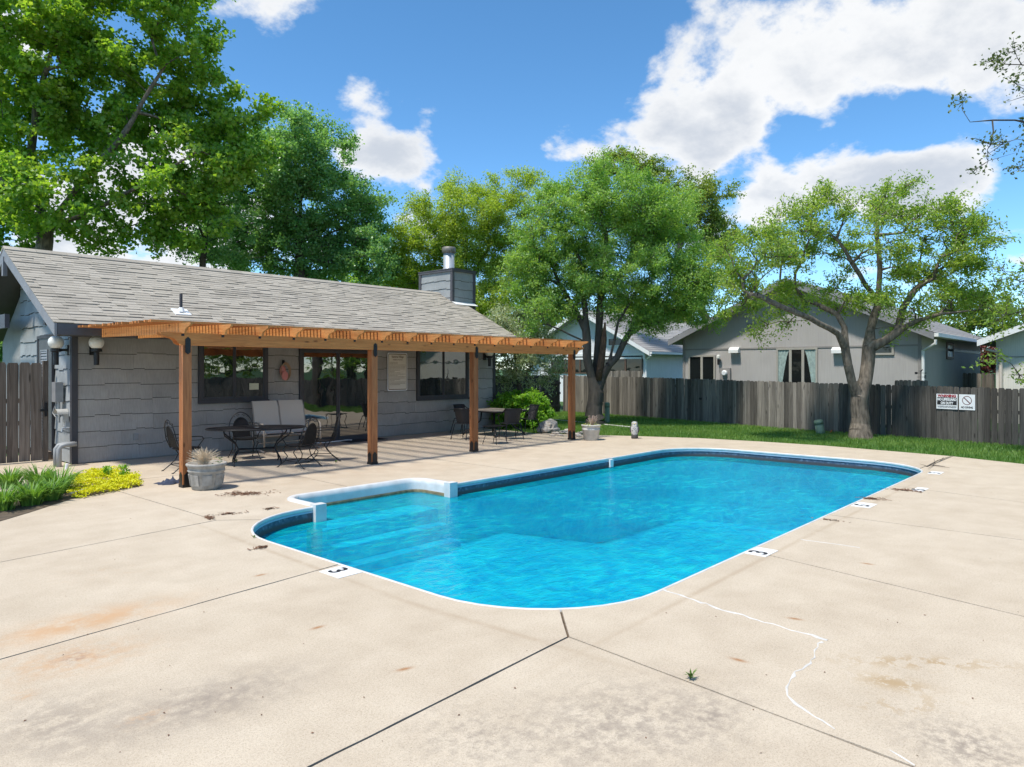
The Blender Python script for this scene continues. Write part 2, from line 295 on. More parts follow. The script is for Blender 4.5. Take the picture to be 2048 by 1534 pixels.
# ------------------------------------------------------------------ mesh helpers
class MB:
    def __init__(s): s.v = []; s.f = []
    def add(s, vs_, fs):
        o = len(s.v); s.v += [tuple(x) for x in vs_]; s.f += [tuple(i + o for i in f) for f in fs]; return s
    def box(s, x0, x1, y0, y1, z0, z1):
        return s.add([(x0, y0, z0), (x1, y0, z0), (x1, y1, z0), (x0, y1, z0), (x0, y0, z1), (x1, y0, z1), (x1, y1, z1), (x0, y1, z1)],
                     [(0, 3, 2, 1), (4, 5, 6, 7), (0, 1, 5, 4), (1, 2, 6, 5), (2, 3, 7, 6), (3, 0, 4, 7)])
    def obox(s, c, ax, ay, az, hx, hy, hz):      # oriented box
        c = Vector(c); ax = Vector(ax); ay = Vector(ay); az = Vector(az); P = []
        for dz in (-hz, hz):
            for dx, dy in ((-hx, -hy), (hx, -hy), (hx, hy), (-hx, hy)): P.append(c + ax * dx + ay * dy + az * dz)
        return s.add(P, [(0, 3, 2, 1), (4, 5, 6, 7), (0, 1, 5, 4), (1, 2, 6, 5), (2, 3, 7, 6), (3, 0, 4, 7)])
    def prism(s, poly, axis, t0, t1):            # poly of (a,b) extruded along an axis; axis 0: (y,z), 1: (x,z), 2: (x,y)
        def mk(a, b, t): return {0: (t, a, b), 1: (a, t, b), 2: (a, b, t)}[axis]
        n = len(poly); tri = tessellate_polygon([[Vector((a, b, 0)) for a, b in poly]])
        V_ = [mk(a, b, t0) for a, b in poly] + [mk(a, b, t1) for a, b in poly]
        F_ = [tuple(t) for t in tri] + [tuple(i + n for i in reversed(t)) for t in tri]
        F_ += [(i, (i + 1) % n, (i + 1) % n + n, i + n) for i in range(n)]
        return s.add(V_, F_)
    def tube(s, pts, rad, seg=8, cap=True):
        pts = [Vector(p) for p in pts]; n = len(pts)
        if not hasattr(rad, '__len__'): rad = [rad] * n
        up = None; o = len(s.v)
        for i, p in enumerate(pts):
            t = (pts[min(i + 1, n - 1)] - pts[max(i - 1, 0)])
            t = t.normalized() if t.length > 1e-9 else Vector((0, 0, 1))
            if up is None: up = t.orthogonal().normalized()
            up = (up - t * up.dot(t)); up = up.normalized() if up.length > 1e-6 else t.orthogonal().normalized()
            b = t.cross(up)
            for k in range(seg):
                a = 2 * math.pi * k / seg; s.v.append(tuple(p + (up * math.cos(a) + b * math.sin(a)) * rad[i]))
        for i in range(n - 1):
            for k in range(seg):
                k2 = (k + 1) % seg; s.f.append((o + i * seg + k, o + i * seg + k2, o + (i + 1) * seg + k2, o + (i + 1) * seg + k))
        if cap:
            s.f.append(tuple(o + k for k in reversed(range(seg)))); s.f.append(tuple(o + (n - 1) * seg + k for k in range(seg)))
        return s
    def lathe(s, prof, c=(0, 0, 0), seg=20, wob=None):
        o = len(s.v); c = Vector(c)
        for j, (r, z) in enumerate(prof):
            for k in range(seg):
                a = 2 * math.pi * k / seg; rr = r * (1 + (wob(a, z) if wob else 0)); s.v.append((c.x + rr * math.cos(a), c.y + rr * math.sin(a), c.z + z))
        for j in range(len(prof) - 1):
            for k in range(seg):
                k2 = (k + 1) % seg; s.f.append((o + j * seg + k, o + j * seg + k2, o + (j + 1) * seg + k2, o + (j + 1) * seg + k))
        s.f.append(tuple(o + k for k in reversed(range(seg)))); s.f.append(tuple(o + (len(prof) - 1) * seg + k for k in range(seg)))
        return s
    def mesh(s, name, mat, smooth=False):
        me = bpy.data.meshes.new(name); me.from_pydata(s.v, [], s.f); me.update()
        if smooth: me.polygons.foreach_set('use_smooth', [True] * len(me.polygons))
        if mat is not None: me.materials.append(mat)
        return me
    def build(s, name, mat, parent=None, smooth=False):
        return link(name, s.mesh(name, mat, smooth), parent)
def link(name, data, parent=None):
    o = bpy.data.objects.new(name, data); COL.objects.link(o)
    if parent is not None:
        o.parent = parent
        o.matrix_parent_inverse = Matrix.LocRotScale(parent.location, parent.rotation_euler, parent.scale).inverted()
    return o
def thing(name, label, cat, loc=(0, 0, 0), rz=0.0, group=None):
    o = bpy.data.objects.new(name, None); COL.objects.link(o); o.location = loc; o.rotation_euler = (0, 0, rz); o.empty_display_size = 0.2
    o['label'] = label; o['category'] = cat
    if group: o['group'] = group
    return o
def tag(o, label, cat, group=None):
    o['label'] = label; o['category'] = cat
    if group: o['group'] = group
    return o
def local(parent, name, mb, mat, smooth=False, label=None):      # mesh given in the parent's own coordinates
    o = bpy.data.objects.new(name, mb.mesh(name, mat, smooth)); COL.objects.link(o); o.parent = parent
    if label: o['label'] = label
    return o
def struct(o): o['kind'] = 'structure'; return o
def big_mesh(name, verts, quads, mat, tone=None, smooth=False):
    me = bpy.data.meshes.new(name); nv = len(verts); nf = len(quads); k = quads.shape[1]
    me.vertices.add(nv); me.vertices.foreach_set('co', verts.astype(np.float32).ravel())
    me.loops.add(nf * k); me.loops.foreach_set('vertex_index', quads.astype(np.int32).ravel())
    me.polygons.add(nf); me.polygons.foreach_set('loop_start', np.arange(0, nf * k, k, dtype=np.int32)); me.polygons.foreach_set('loop_total', np.full(nf, k, dtype=np.int32))
    if smooth: me.polygons.foreach_set('use_smooth', np.ones(nf, dtype=bool))
    if tone is not None:
        a = me.attributes.new('tone', 'FLOAT', 'FACE'); a.data.foreach_set('value', tone.astype(np.float32))
    me.update(calc_edges=True); me.validate()
    if mat is not None: me.materials.append(mat)
    return me
def text_obj(body, size, origin, right, up, mat, parent, name='lettering', bold=0.0, sx=1.0, align='CENTER', extrude=0.0008):
    cu = bpy.data.curves.new(name, 'FONT'); cu.body = body; cu.size = size; cu.align_x = align; cu.align_y = 'CENTER'; cu.offset = bold; cu.extrude = extrude; cu.resolution_u = 3
    t = bpy.data.objects.new(name, cu); COL.objects.link(t)
    dg = bpy.context.evaluated_depsgraph_get(); me = bpy.data.meshes.new_from_object(t.evaluated_get(dg)); bpy.data.objects.remove(t)
    r = Vector(right).normalized(); u = Vector(up).normalized(); n_ = r.cross(u); og = Vector(origin)
    mtx = Matrix(((r.x * sx, u.x, n_.x, og.x), (r.y * sx, u.y, n_.y, og.y), (r.z * sx, u.z, n_.z, og.z), (0, 0, 0, 1)))
    me.transform(mtx); me.materials.clear(); me.materials.append(mat); me.name = name
    return link(name, me, parent)
def offset_poly(P, d):     # positive d = outward for counter-clockwise outlines
    n = len(P); O = []
    for i in range(n):
        a = Vector(P[i - 1]); b = Vector(P[i]); c = Vector(P[(i + 1) % n])
        e1 = (b - a).normalized(); e2 = (c - b).normalized(); n1 = Vector((e1.y, -e1.x)); n2 = Vector((e2.y, -e2.x)); m_ = (n1 + n2)
        if m_.length < 1e-6: m_ = n1
        m_.normalize(); k = d / max(0.35, m_.dot(n1)); O.append((b.x + m_.x * k, b.y + m_.y * k))
    return O
def in_poly(P, x, y):
    r = False; n = len(P)
    for i in range(n):
        (x1, y1), (x2, y2) = P[i], P[i - 1]
        if (y1 > y) != (y2 > y) and x < (x2 - x1) * (y - y1) / (y2 - y1) + x1: r = not r
    return r

# ------------------------------------------------------------------ materials
M['concrete'] = mk_concrete()
M['dirt'] = plain('joint_dirt', (0.09, 0.065, 0.045), 0.95, 0.4, 12)
M['soil'] = plain('bed_soil', (0.10, 0.075, 0.05), 0.95, 0.4, 10, bmp=0.6)
M['turf'] = plain('turf', (0.035, 0.085, 0.018), 0.95, 0.45, 5, bmp=0.6)
M['cedar'] = mk_wood('stained_cedar', (0.50, 0.170, 0.046), (0.74, 0.300, 0.088), 0, True, 0.6, 0.28)
M['cedar_y'] = mk_wood('stained_cedar_rafter', (0.40, 0.155, 0.045), (0.64, 0.30, 0.10), 1, True, 0.6, 0.18)
M['cedar_z'] = mk_wood('stained_cedar_post', (0.25, 0.088, 0.033), (0.48, 0.20, 0.078), 2, True, 0.6, 0.26)
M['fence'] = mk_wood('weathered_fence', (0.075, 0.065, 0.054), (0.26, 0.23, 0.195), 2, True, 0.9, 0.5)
M['fence_shaded'] = mk_wood('shaded_fence', (0.042, 0.038, 0.034), (0.135, 0.122, 0.108), 2, True, 0.9, 0.35)  # fence boards again, darkened in colour to stand in for tree shade
M['fence_gate'] = mk_wood('gate_boards', (0.085, 0.062, 0.048), (0.29, 0.235, 0.19), 2, True, 0.9, 0.35)
M['siding'] = mk_siding('grey_siding', (0.345, 0.33, 0.308))  # front wall tone, lifted to brighten the shaded side
M['siding_lit'] = mk_siding('sunlit_grey_siding', (0.33, 0.345, 0.345))  # same paint as the front wall, toned for the sunlit gable and chimney
M['butt_shade'] = plain('butt_shadow_tone', (0.022, 0.021, 0.02), 0.9, 0.3, 20)  # painted shadow line below the siding butts
M['trim'] = plain('charcoal_trim', (0.052, 0.052, 0.058), 0.6, 0.15, 3, bmp=0.1)
M['fascia'] = plain('fascia_paint', (0.085, 0.083, 0.092), 0.55, 0.15, 3, bmp=0.1)
M['barge'] = plain('barge_board_paint', (0.23, 0.23, 0.24), 0.6, 0.15, 3, bmp=0.1)
M['shingle'] = mk_shingle('asphalt_shingle', (0.34, 0.31, 0.262), (0.42, 0.385, 0.33))
M['shingle2'] = mk_shingle('neighbour_shingle', (0.30, 0.29, 0.28), (0.36, 0.35, 0.34))
M['black'] = plain('black_iron', (0.012, 0.012, 0.013), 0.42, 0.3, 20, bmp=0.1)
M['blackmesh'] = plain('black_mesh_steel', (0.010, 0.010, 0.011), 0.6, 0.3, 120, bmp=0.6, spec=0.2)
M['wicker'] = plain('black_wicker', (0.018, 0.018, 0.021), 0.5, 0.35, 90, bmp=0.8)
M['sling'] = plain('tan_sling_fabric', (0.56, 0.50, 0.42), 0.85, 0.08, 140, bmp=0.3)
M['taupe'] = plain('taupe_metal', (0.30, 0.26, 0.22), 0.5, 0.1, 8)
M['white'] = plain('white_paint', (0.76, 0.76, 0.74), 0.45, 0.05, 4, bmp=0.05)
M['coping'] = plain('white_coping', (0.60, 0.595, 0.575), 0.45, 0.16, 5, bmp=0.08)
M['scum'] = plain('waterline_scum', (0.22, 0.17, 0.09), 0.8, 0.5, 9)
M['track'] = plain('liner_track', (0.33, 0.43, 0.53), 0.5, 0.1, 8)
M['globe'] = plain('opal_glass', (0.72, 0.71, 0.66), 0.25, 0.03, 4, bmp=0)
M['sign_white'] = plain('sign_white', (0.74, 0.75, 0.76), 0.4, 0.04, 10, bmp=0)
M['sign_cream'] = plain('rules_board', (0.62, 0.58, 0.50), 0.5, 0.08, 3, bmp=0)
M['ink'] = plain('sign_ink', (0.02, 0.02, 0.022), 0.6, 0.1, 20, bmp=0)
M['ink_soft'] = plain('faded_ink', (0.22, 0.17, 0.11), 0.6, 0.1, 20, bmp=0)
M['red'] = plain('sign_red', (0.30, 0.02, 0.03), 0.5, 0.1, 20, bmp=0)
M['galv'] = plain('galvanised_pipe', (0.42, 0.45, 0.48), 0.4, 0.12, 6, metallic=0.35, bmp=0.05)
M['greymetal'] = plain('grey_box_metal', (0.25, 0.25, 0.25), 0.5, 0.1, 6)
M['pvc'] = plain('grey_pvc', (0.30, 0.31, 0.31), 0.5, 0.1, 6, bmp=0)
M['glass'] = mk_glass('window_glass', 0.20)
M['glass_far'] = mk_glass('dark_window', 0.03)
M['liner'] = mk_liner()
M['water'] = mk_water()
M['stonepot'] = plain('mossy_cast_stone', (0.33, 0.31, 0.275), 0.9, 0.35, 9, bmp=0.5)
M['whitepot'] = plain('pale_cast_stone', (0.47, 0.455, 0.42), 0.9, 0.2, 9, bmp=0.4)
M['rock'] = plain('limestone', (0.46, 0.41, 0.35), 0.95, 0.4, 14, bmp=1.0)
M['dry'] = plain('dry_stem', (0.62, 0.50, 0.35), 0.9, 0.2, 20, bmp=0)
M['litter'] = plain('brown_leaf_litter', (0.17, 0.092, 0.055), 0.95, 0.5, 40, bmp=0)
M['bark'] = plain('grey_bark', (0.155, 0.127, 0.098), 0.95, 0.75, 16, bmp=1.0, stretch=(1, 1, 0.25))
M['bark_dark'] = plain('dark_bark', (0.085, 0.072, 0.06), 0.95, 0.45, 9, bmp=0.9, stretch=(1, 1, 0.25))
M['sealant'] = plain('white_crack_sealant', (0.56, 0.54, 0.50), 0.7, 0.2, 15, bmp=0.3)
def mk_border():
    m, n, l, p = new_mat('liner_tile_border'); g = n.new('ShaderNodeNewGeometry'); P = g.outputs['Position']
    vo = n.new('ShaderNodeTexVoronoi'); vo.inputs['Scale'].default_value = 26; l.new(P, vo.inputs['Vector'])
    nz = noise(n, l, P, 5, 4)
    c = mixc(n, l, nz.outputs['Fac'], ramp_out(n, l, vo.outputs['Color'], [(0.2, (0.02, 0.035, 0.07)), (0.6, (0.07, 0.11, 0.18)), (0.9, (0.22, 0.29, 0.38))]), (0.06, 0.08, 0.11))
    sp = n.new('ShaderNodeSeparateXYZ'); l.new(P, sp.inputs[0])
    mr = n.new('ShaderNodeMapRange'); mr.inputs['From Min'].default_value = -0.16; mr.inputs['From Max'].default_value = -0.12; l.new(sp.outputs[2], mr.inputs['Value'])
    c = mixc(n, l, mr.outputs[0], (0.055, 0.05, 0.05), c)
    l.new(c, p.inputs['Base Color']); p.inputs['Roughness'].default_value = 0.5; return m
M['border'] = mk_border()

# ------------------------------------------------------------------ the pool outline (counter-clockwise)
def arc(cx, cy, r, a0, a1, k=10): return [(cx + r * math.cos(R_(a0 + (a1 - a0) * i / k)), cy + r * math.sin(R_(a0 + (a1 - a0) * i / k))) for i in range(k + 1)]
PX0, PX1, PY0, PY1, PR = 4.0, 15.85, 3.13, 8.55, 1.3
SX0, SX1, SY = 5.5, 7.95, 9.38
main_a = arc(PX0 + PR, PY0 + PR, PR, 180, 270) + arc(PX1 - PR, PY0 + PR, PR, 270, 360) + arc(PX1 - PR, PY1 - PR, PR, 0, 90)
notch = [(SX1, PY1), (SX1, SY - 0.25)] + arc(SX1 - 0.25, SY - 0.25, 0.25, 0, 90, 4)[1:] + arc(SX0 + 0.25, SY - 0.25, 0.25, 90, 180, 4) + [(SX0, PY1 + 0.02)]
left_arc = arc(PX0 + PR, PY1 - PR, PR, 90, 180)
def dens(P, step=0.6):
    O = []
    for i in range(len(P)):
        a = Vector(P[i]); b = Vector(P[(i + 1) % len(P)]); k = max(1, int((b - a).length / step))
        O += [tuple(a + (b - a) * j / k) for j in range(k)]
    return O
POOL = main_a + notch + left_arc
MAINRECT = main_a + left_arc

# ------------------------------------------------------------------ ground sheets
def sheet_with_hole(name, outer, hole, z, mat):
    o3 = [Vector((x, y, 0)) for x, y in outer]; h3 = [Vector((x, y, 0)) for x, y in reversed(hole)]
    tri = tessellate_polygon([o3, h3]); allp = o3 + h3
    mb = MB(); mb.add([(p.x, p.y, z) for p in allp], [tuple(t) for t in tri])
    o = mb.build(name, mat)
    bm = bmesh.new(); bm.from_mesh(o.data); bmesh.ops.recalc_face_normals(bm, faces=bm.faces)
    if bm.faces[0].normal.z < 0: bmesh.ops.reverse_faces(bm, faces=bm.faces)
    bm.to_mesh(o.data); bm.free(); return struct(o)
HOLE = offset_poly(POOL, 0.010)
sheet_with_hole('lawn_ground', [(-900, -900), (900, -900), (900, 900), (-900, 900)], HOLE, -0.05, M['turf'])
EAST = [(14.6, -9), (15.6, -3), (16.7, 0.5), (17.3, 1.89), (17.8, 3.2), (17.95, 4.3), (18.15, 6.0), (18.05, 7.6), (17.8, 9.2), (17.15, 10.8), (16.55, 11.95), (15.95, 13.5), (16.2, 15.9)]
DECK = [(-9, -9)] + EAST + [(4.6, 15.9), (4.6, 18.4), (-9, 18.4)]
sheet_with_hole('deck_base', DECK, HOLE, -0.022, M['dirt'])

# concrete slabs: one piece each, joints between them are real gaps
slab_polys = [
    [(-9, -9), (2.9, -9), (4.0, 3.07), (-9, 2.55)],
    [(-9, 2.55), (4.0, 3.07), (4.46, 3.51), (4.6, 5.92), (-9, 4.6)],
    [(-9, 4.6), (4.6, 5.92), (4.55, 8.28), (4.12, 8.70), (-9, 6.95)],
    [(-9, 6.95), (4.12, 8.70), (4.06, 12.9), (-9, 12.9)],
    [(-9, 12.9), (4.06, 12.9), (4.02, 15.9), (4.6, 15.9), (4.6, 18.4), (-9, 18.4)],
    [(2.9, -9), (4.65, -9), (7.28, 3.7), (4.46, 3.51), (4.0, 3.07)],
    [(4.65, -9), (9.75, -9), (9.6, 3.7), (7.28, 3.7)],
    [(9.75, -9), (10.3, -9), (12.8, 3.7), (9.6, 3.7)],
    [(10.3, -9)] + EAST[:5] + [(14.4, 3.3), (14.0, 3.9), (12.8, 3.7)],
    [(14.4, 3.3)] + EAST[4:] + [(10.75, 15.9), (9.95, 11.8), (9.9, 7.5), (14.3, 7.3)],
    [(6.6, 7.5), (9.9, 7.5), (9.95, 11.8), (10.75, 15.9), (7.0, 15.9), (6.78, 11.4)],
    [(4.12, 8.70), (4.55, 8.28), (6.6, 7.5), (6.78, 11.4), (6.88, 12.9), (4.06, 12.9)],
    [(4.06, 12.9), (6.88, 12.9), (7.0, 15.9), (4.02, 15.9)],
]
deck = struct(bpy.data.objects.new('pool_deck', None)); COL.objects.link(deck); deck['label'] = 'sandy beige concrete deck slabs around the swimming pool'
cut_mb = MB().prism(offset_poly(POOL, 0.014), 2, -1, 1); cutter = cut_mb.build('cutter', None)
bmc = bmesh.new(); bmc.from_mesh(cutter.data); bmesh.ops.recalc_face_normals(bmc, faces=bmc.faces); bmc.to_mesh(cutter.data); bmc.free()
for poly in slab_polys:
    area = sum(poly[i - 1][0] * poly[i][1] - poly[i][0] * poly[i - 1][1] for i in range(len(poly)))
    if area < 0: poly = poly[::-1]
    pp = offset_poly(poly, -0.009); pj = []
    for i_ in range(len(pp)):          # slightly ragged joint edges
        a_ = Vector(pp[i_]); b_ = Vector(pp[(i_ + 1) % len(pp)]); k_ = max(1, int((b_ - a_).length / .22)); nn_ = Vector((-(b_ - a_).y, (b_ - a_).x)).normalized()
        pj += [tuple(a_ + (b_ - a_) * j_ / k_ + (nn_ * random.uniform(-.0035, .0035) if j_ else nn_ * 0)) for j_ in range(k_)]
    pp = pj
    mb = MB().prism(pp, 2, -0.12, 0.0); o = mb.build('slab', M['concrete'], deck)
    bm = bmesh.new(); bm.from_mesh(o.data); bmesh.ops.recalc_face_normals(bm, faces=bm.faces); bm.to_mesh(o.data); bm.free()
    md = o.modifiers.new('cut', 'BOOLEAN'); md.operation = 'DIFFERENCE'; md.object = cutter; md.solver = 'EXACT'
    dg = bpy.context.evaluated_depsgraph_get(); me = bpy.data.meshes.new_from_object(o.evaluated_get(dg)); o.modifiers.clear(); o.data = me
bpy.data.objects.remove(cutter)
# white sealant in the wandering crack and in one joint
def sealant(px, wid):
    pts = [at(x, y) for x, y in px]; mb = MB(); n_ = 0; fine = []
    for a, b in zip(pts[:-1], pts[1:]):
        k = max(1, int((b - a).length / 0.06))
        fine += [a + (b - a) * j / k + Vector((random.uniform(-.016, .016), random.uniform(-.016, .016), 0)) for j in range(k)]
    fine.append(pts[-1]); Lp = []; Rp = []
    for i, p in enumerate(fine):
        t = (fine[min(i + 1, len(fine) - 1)] - fine[max(0, i - 1)]).normalized(); nn = Vector((-t.y, t.x, 0)); ww = wid * random.uniform(0.15, 1.5)
        Lp.append(p + nn * ww); Rp.append(p - nn * ww * random.uniform(.6, 1.2))
    vs_ = []; fs = []
    for a, b in zip(Lp, Rp): vs_ += [(a.x, a.y, 0.001), (a.x * .5 + b.x * .5, a.y * .5 + b.y * .5, 0.006), (b.x, b.y, 0.001)]
    for i in range(len(Lp) - 1): fs += [(3 * i, 3 * i + 3, 3 * i + 4, 3 * i + 1), (3 * i + 1, 3 * i + 4, 3 * i + 5, 3 * i + 2)]
    mb.add(vs_, fs).build('crack_sealant', M['sealant'], deck, True)
sealant([(1326, 1179), (1390, 1200), (1450, 1222), (1500, 1235), (1560, 1254), (1605, 1266), (1655, 1281)], 0.013)
sealant([(1640, 1283), (1625, 1320), (1585, 1350), (1566, 1375), (1575, 1393), (1610, 1420), (1670, 1459)], 0.011)
sealant([(1785, 1502), (1800, 1515), (1830, 1532)], 0.008)
sealant([(1600, 1079), (1650, 1086), (1720, 1096)], 0.0025)

# ------------------------------------------------------------------ the pool
pool = thing('swimming_pool', 'rectangular in-ground swimming pool with white rim, rounded corners and step alcove', 'pool', (9.9, 5.8, 0))
def ring(outline, prof, closed=True):       # prof: (outward offset, z)
    mb = MB(); n_ = len(outline); rings = [offset_poly(outline, o_) for o_, z in prof]; vs_ = []
    for rg, (o_, z) in zip(rings, prof): vs_ += [(x, y, z) for x, y in rg]
    fs = []
    for j in range(len(prof) - 1):
        for i in range(n_ if closed else n_ - 1):
            i2 = (i + 1) % n_; fs.append((j * n_ + i, j * n_ + i2, (j + 1) * n_ + i2, (j + 1) * n_ + i))
    return mb.add(vs_, fs)
def open_strip(path, prof):
    # open path: offset with end tangents
    n_ = len(path); mb = MB(); vs_ = []
    for (o_, z) in prof:
        for i in range(n_):
            a = Vector(path[max(0, i - 1)]); b = Vector(path[min(n_ - 1, i + 1)]); e = (b - a).normalized(); vs_.append((path[i][0] + e.y * o_, path[i][1] - e.x * o_, z))
    fs = [(j * n_ + i, j * n_ + i + 1, (j + 1) * n_ + i + 1, (j + 1) * n_ + i) for j in range(len(prof) - 1) for i in range(n_ - 1)]
    return mb.add(vs_, fs)
main_path = [(SX0 - .03, PY1)] + left_arc + main_a[0:] + [(SX1 + 0.02, PY1)]
step_path = [(SX1, PY1 - 0.02), (SX1, PY1 + 0.2), (SX1, SY - 0.25)] + arc(SX1 - 0.25, SY - 0.25, 0.25, 0, 90, 5)[1:] + arc(SX0 + 0.25, SY - 0.25, 0.25, 90, 180, 5) + [(SX0, PY1 + 0.2), (SX0, PY1 - 0.03)]
cop_prof = [(0.018, -0.03), (0.018, 0.002), (0.013, 0.006), (0.002, 0.007), (-0.008, 0.003), (-0.012, -0.010), (-0.012, -0.046), (0.0, -0.05)]
open_strip(main_path, cop_prof).build('coping', M['coping'], pool, True)
open_strip(main_path, [(0.0, -0.05), (-0.012, -0.052), (-0.012, -0.074), (0.0, -0.078)]).build('liner_track', M['track'], pool)
open_strip(main_path, [(0.004, -0.07), (0.002, -0.30)]).build('tile_border', M['border'], pool, True)
floor_z = lambda x: -1.0 if x < 9.2 else (-1.75 if x > 12.2 else -1.0 - 0.75 * (x - 9.2) / 3.0)
# liner walls follow the outline down to a sloping floor
mp_d = dens(MAINRECT, 0.5); mb = MB(); n_ = len(mp_d); vs_ = [(x, y, -0.298) for x, y in mp_d] + [(x, y, floor_z(x)) for x, y in mp_d]
mb.add(vs_, [(i, n_ + i, n_ + (i + 1) % n_, (i + 1) % n_) for i in range(n_) if not (SX0 + 0.05 < mp_d[i][0] < SX1 + 0.1 and mp_d[i][1] > PY1 - 0.05)]).build('liner_wall', M['liner'], pool, True)
gx = np.linspace(PX0 - .02, PX1 + .02, 60); mbf = MB(); vs_ = []
for x in gx: vs_ += [(x, PY0 - .02, floor_z(x)), (x, PY1 + .02, floor_z(x))]
mbf.add(vs_, [(2 * i, 2 * i + 2, 2 * i + 3, 2 * i + 1) for i in range(len(gx) - 1)]).build('liner_floor', M['liner'], pool)
# moulded white step unit in the alcove
st = open_strip(step_path, [(0.10, -0.03), (0.10, 0.014), (0.085, 0.028), (0.02, 0.032), (-0.01, 0.022), (-0.015, -0.05), (-0.03, -0.20), (-0.03, -0.95)]).build('step_unit', M['coping'], pool, True)
open_strip(step_path, [(-0.0285, -0.150), (-0.0335, -0.17), (-0.0335, -0.215)]).build('scum_line', M['scum'], st)
for k, (yy, zt) in enumerate([(9.08, -0.42), (8.8, -0.64), (8.52, -0.86)]):
    MB().box(SX0 + .02, SX1 - .02, yy - 0.26 if k == 2 else yy - 0.28, SY if k == 0 else yy + 0.0, -1.0, zt).build('tread', M['liner'], st)
for xx in (SX0 - 0.02, SX1 + 0.02):     # end caps where the alcove meets the liner
    MB().box(xx - 0.085, xx + 0.085, PY1 - 0.08, PY1 + 0.06, -0.30, 0.036).build('end_cap', M['coping'], st)
p_ = onY(1220, 928, PY1); MB().box(p_[0] - .06, p_[0] + .06, PY1 - 0.05, PY1 - 0.012, -0.19, -0.03).build('return_fitting', M['white'], pool)
WZ = -0.20
wat = [Vector((x, y, 0)) for x, y in POOL]; tri = tessellate_polygon([wat]); mb = MB(); mb.add([(p.x, p.y, WZ) for p in wat], [tuple(t) for t in tri]); water = struct(mb.build('pool_water', M['water']))
water['label'] = 'clear turquoise pool water with small ripples'
bm = bmesh.new(); bm.from_mesh(water.data); bmesh.ops.recalc_face_normals(bm, faces=bm.faces)
if sum(f.normal.z for f in bm.faces) < 0: bmesh.ops.reverse_faces(bm, faces=bm.faces)
bm.to_mesh(water.data); bm.free()
# depth markers painted on the deck edge
def marker(c, up, body, label, sx=0.32, sy=0.26):
    u = Vector((up[0], up[1], 0)); r = Vector((up[1], -up[0], 0)); c = Vector((c[0], c[1], 0.003))
    o = MB().obox(c, r, u, Vector((0, 0, 1)), sx / 2, sy / 2, 0.0025).build('depth_marker', M['white']); tag(o, label, 'marker', 'painted depth markers')
    text_obj(body, 0.26, c + Vector((0, 0, 0.0035)) - r * 0.05, r, u, M['ink'], o, 'numeral', 0.006)
    return o
marker((3.845, 5.62), (1, 0), '3', 'white depth marker with worn 3 beside the near left joint')
marker((7.18, 3.0), (0, 1), '3', 'white depth marker with 3 on the right pool edge nearest the camera', 0.33, 0.22)
marker((10.6, 2.97), (0, 1), '5', 'white depth marker beside litter halfway along the right pool edge', 0.36, 0.24)
marker((12.55, 2.7), (0, 1), '5', 'white depth marker half covered by brown litter', 0.42, 0.16)
marker((14.75, 2.92), (0, 1), '5', 'white depth marker at the far right pool corner', 0.36, 0.2)

# ------------------------------------------------------------------ the clubhouse
WY, WX0, WX1, EY, RX0, RX1 = 15.85, 4.59, 16.75, 15.0, 4.06, 17.25
RIDGE_Y, RIDGE_Z, EAVE_Z = 18.56, 4.533, 2.747
BACK_Y = 2 * RIDGE_Y - WY; SL = (RIDGE_Z - EAVE_Z) / (RIDGE_Y - EY)
club = thing('clubhouse', 'low grey shingle-sided clubhouse with long gable roof behind the pergola', 'building', (10.7, 18.5, 0))
win1 = (onY(405, 795, WY)[0], onY(528, 795, WY)[0], onY(466, 797, WY)[1], 2.42)
door = (onY(604, 880, WY)[0], onY(742, 880, WY)[0], 0.03, 2.30)
win2 = (onY(838, 790, WY)[0], onY(932, 790, WY)[0], onY(885, 793, WY)[1], 2.42)
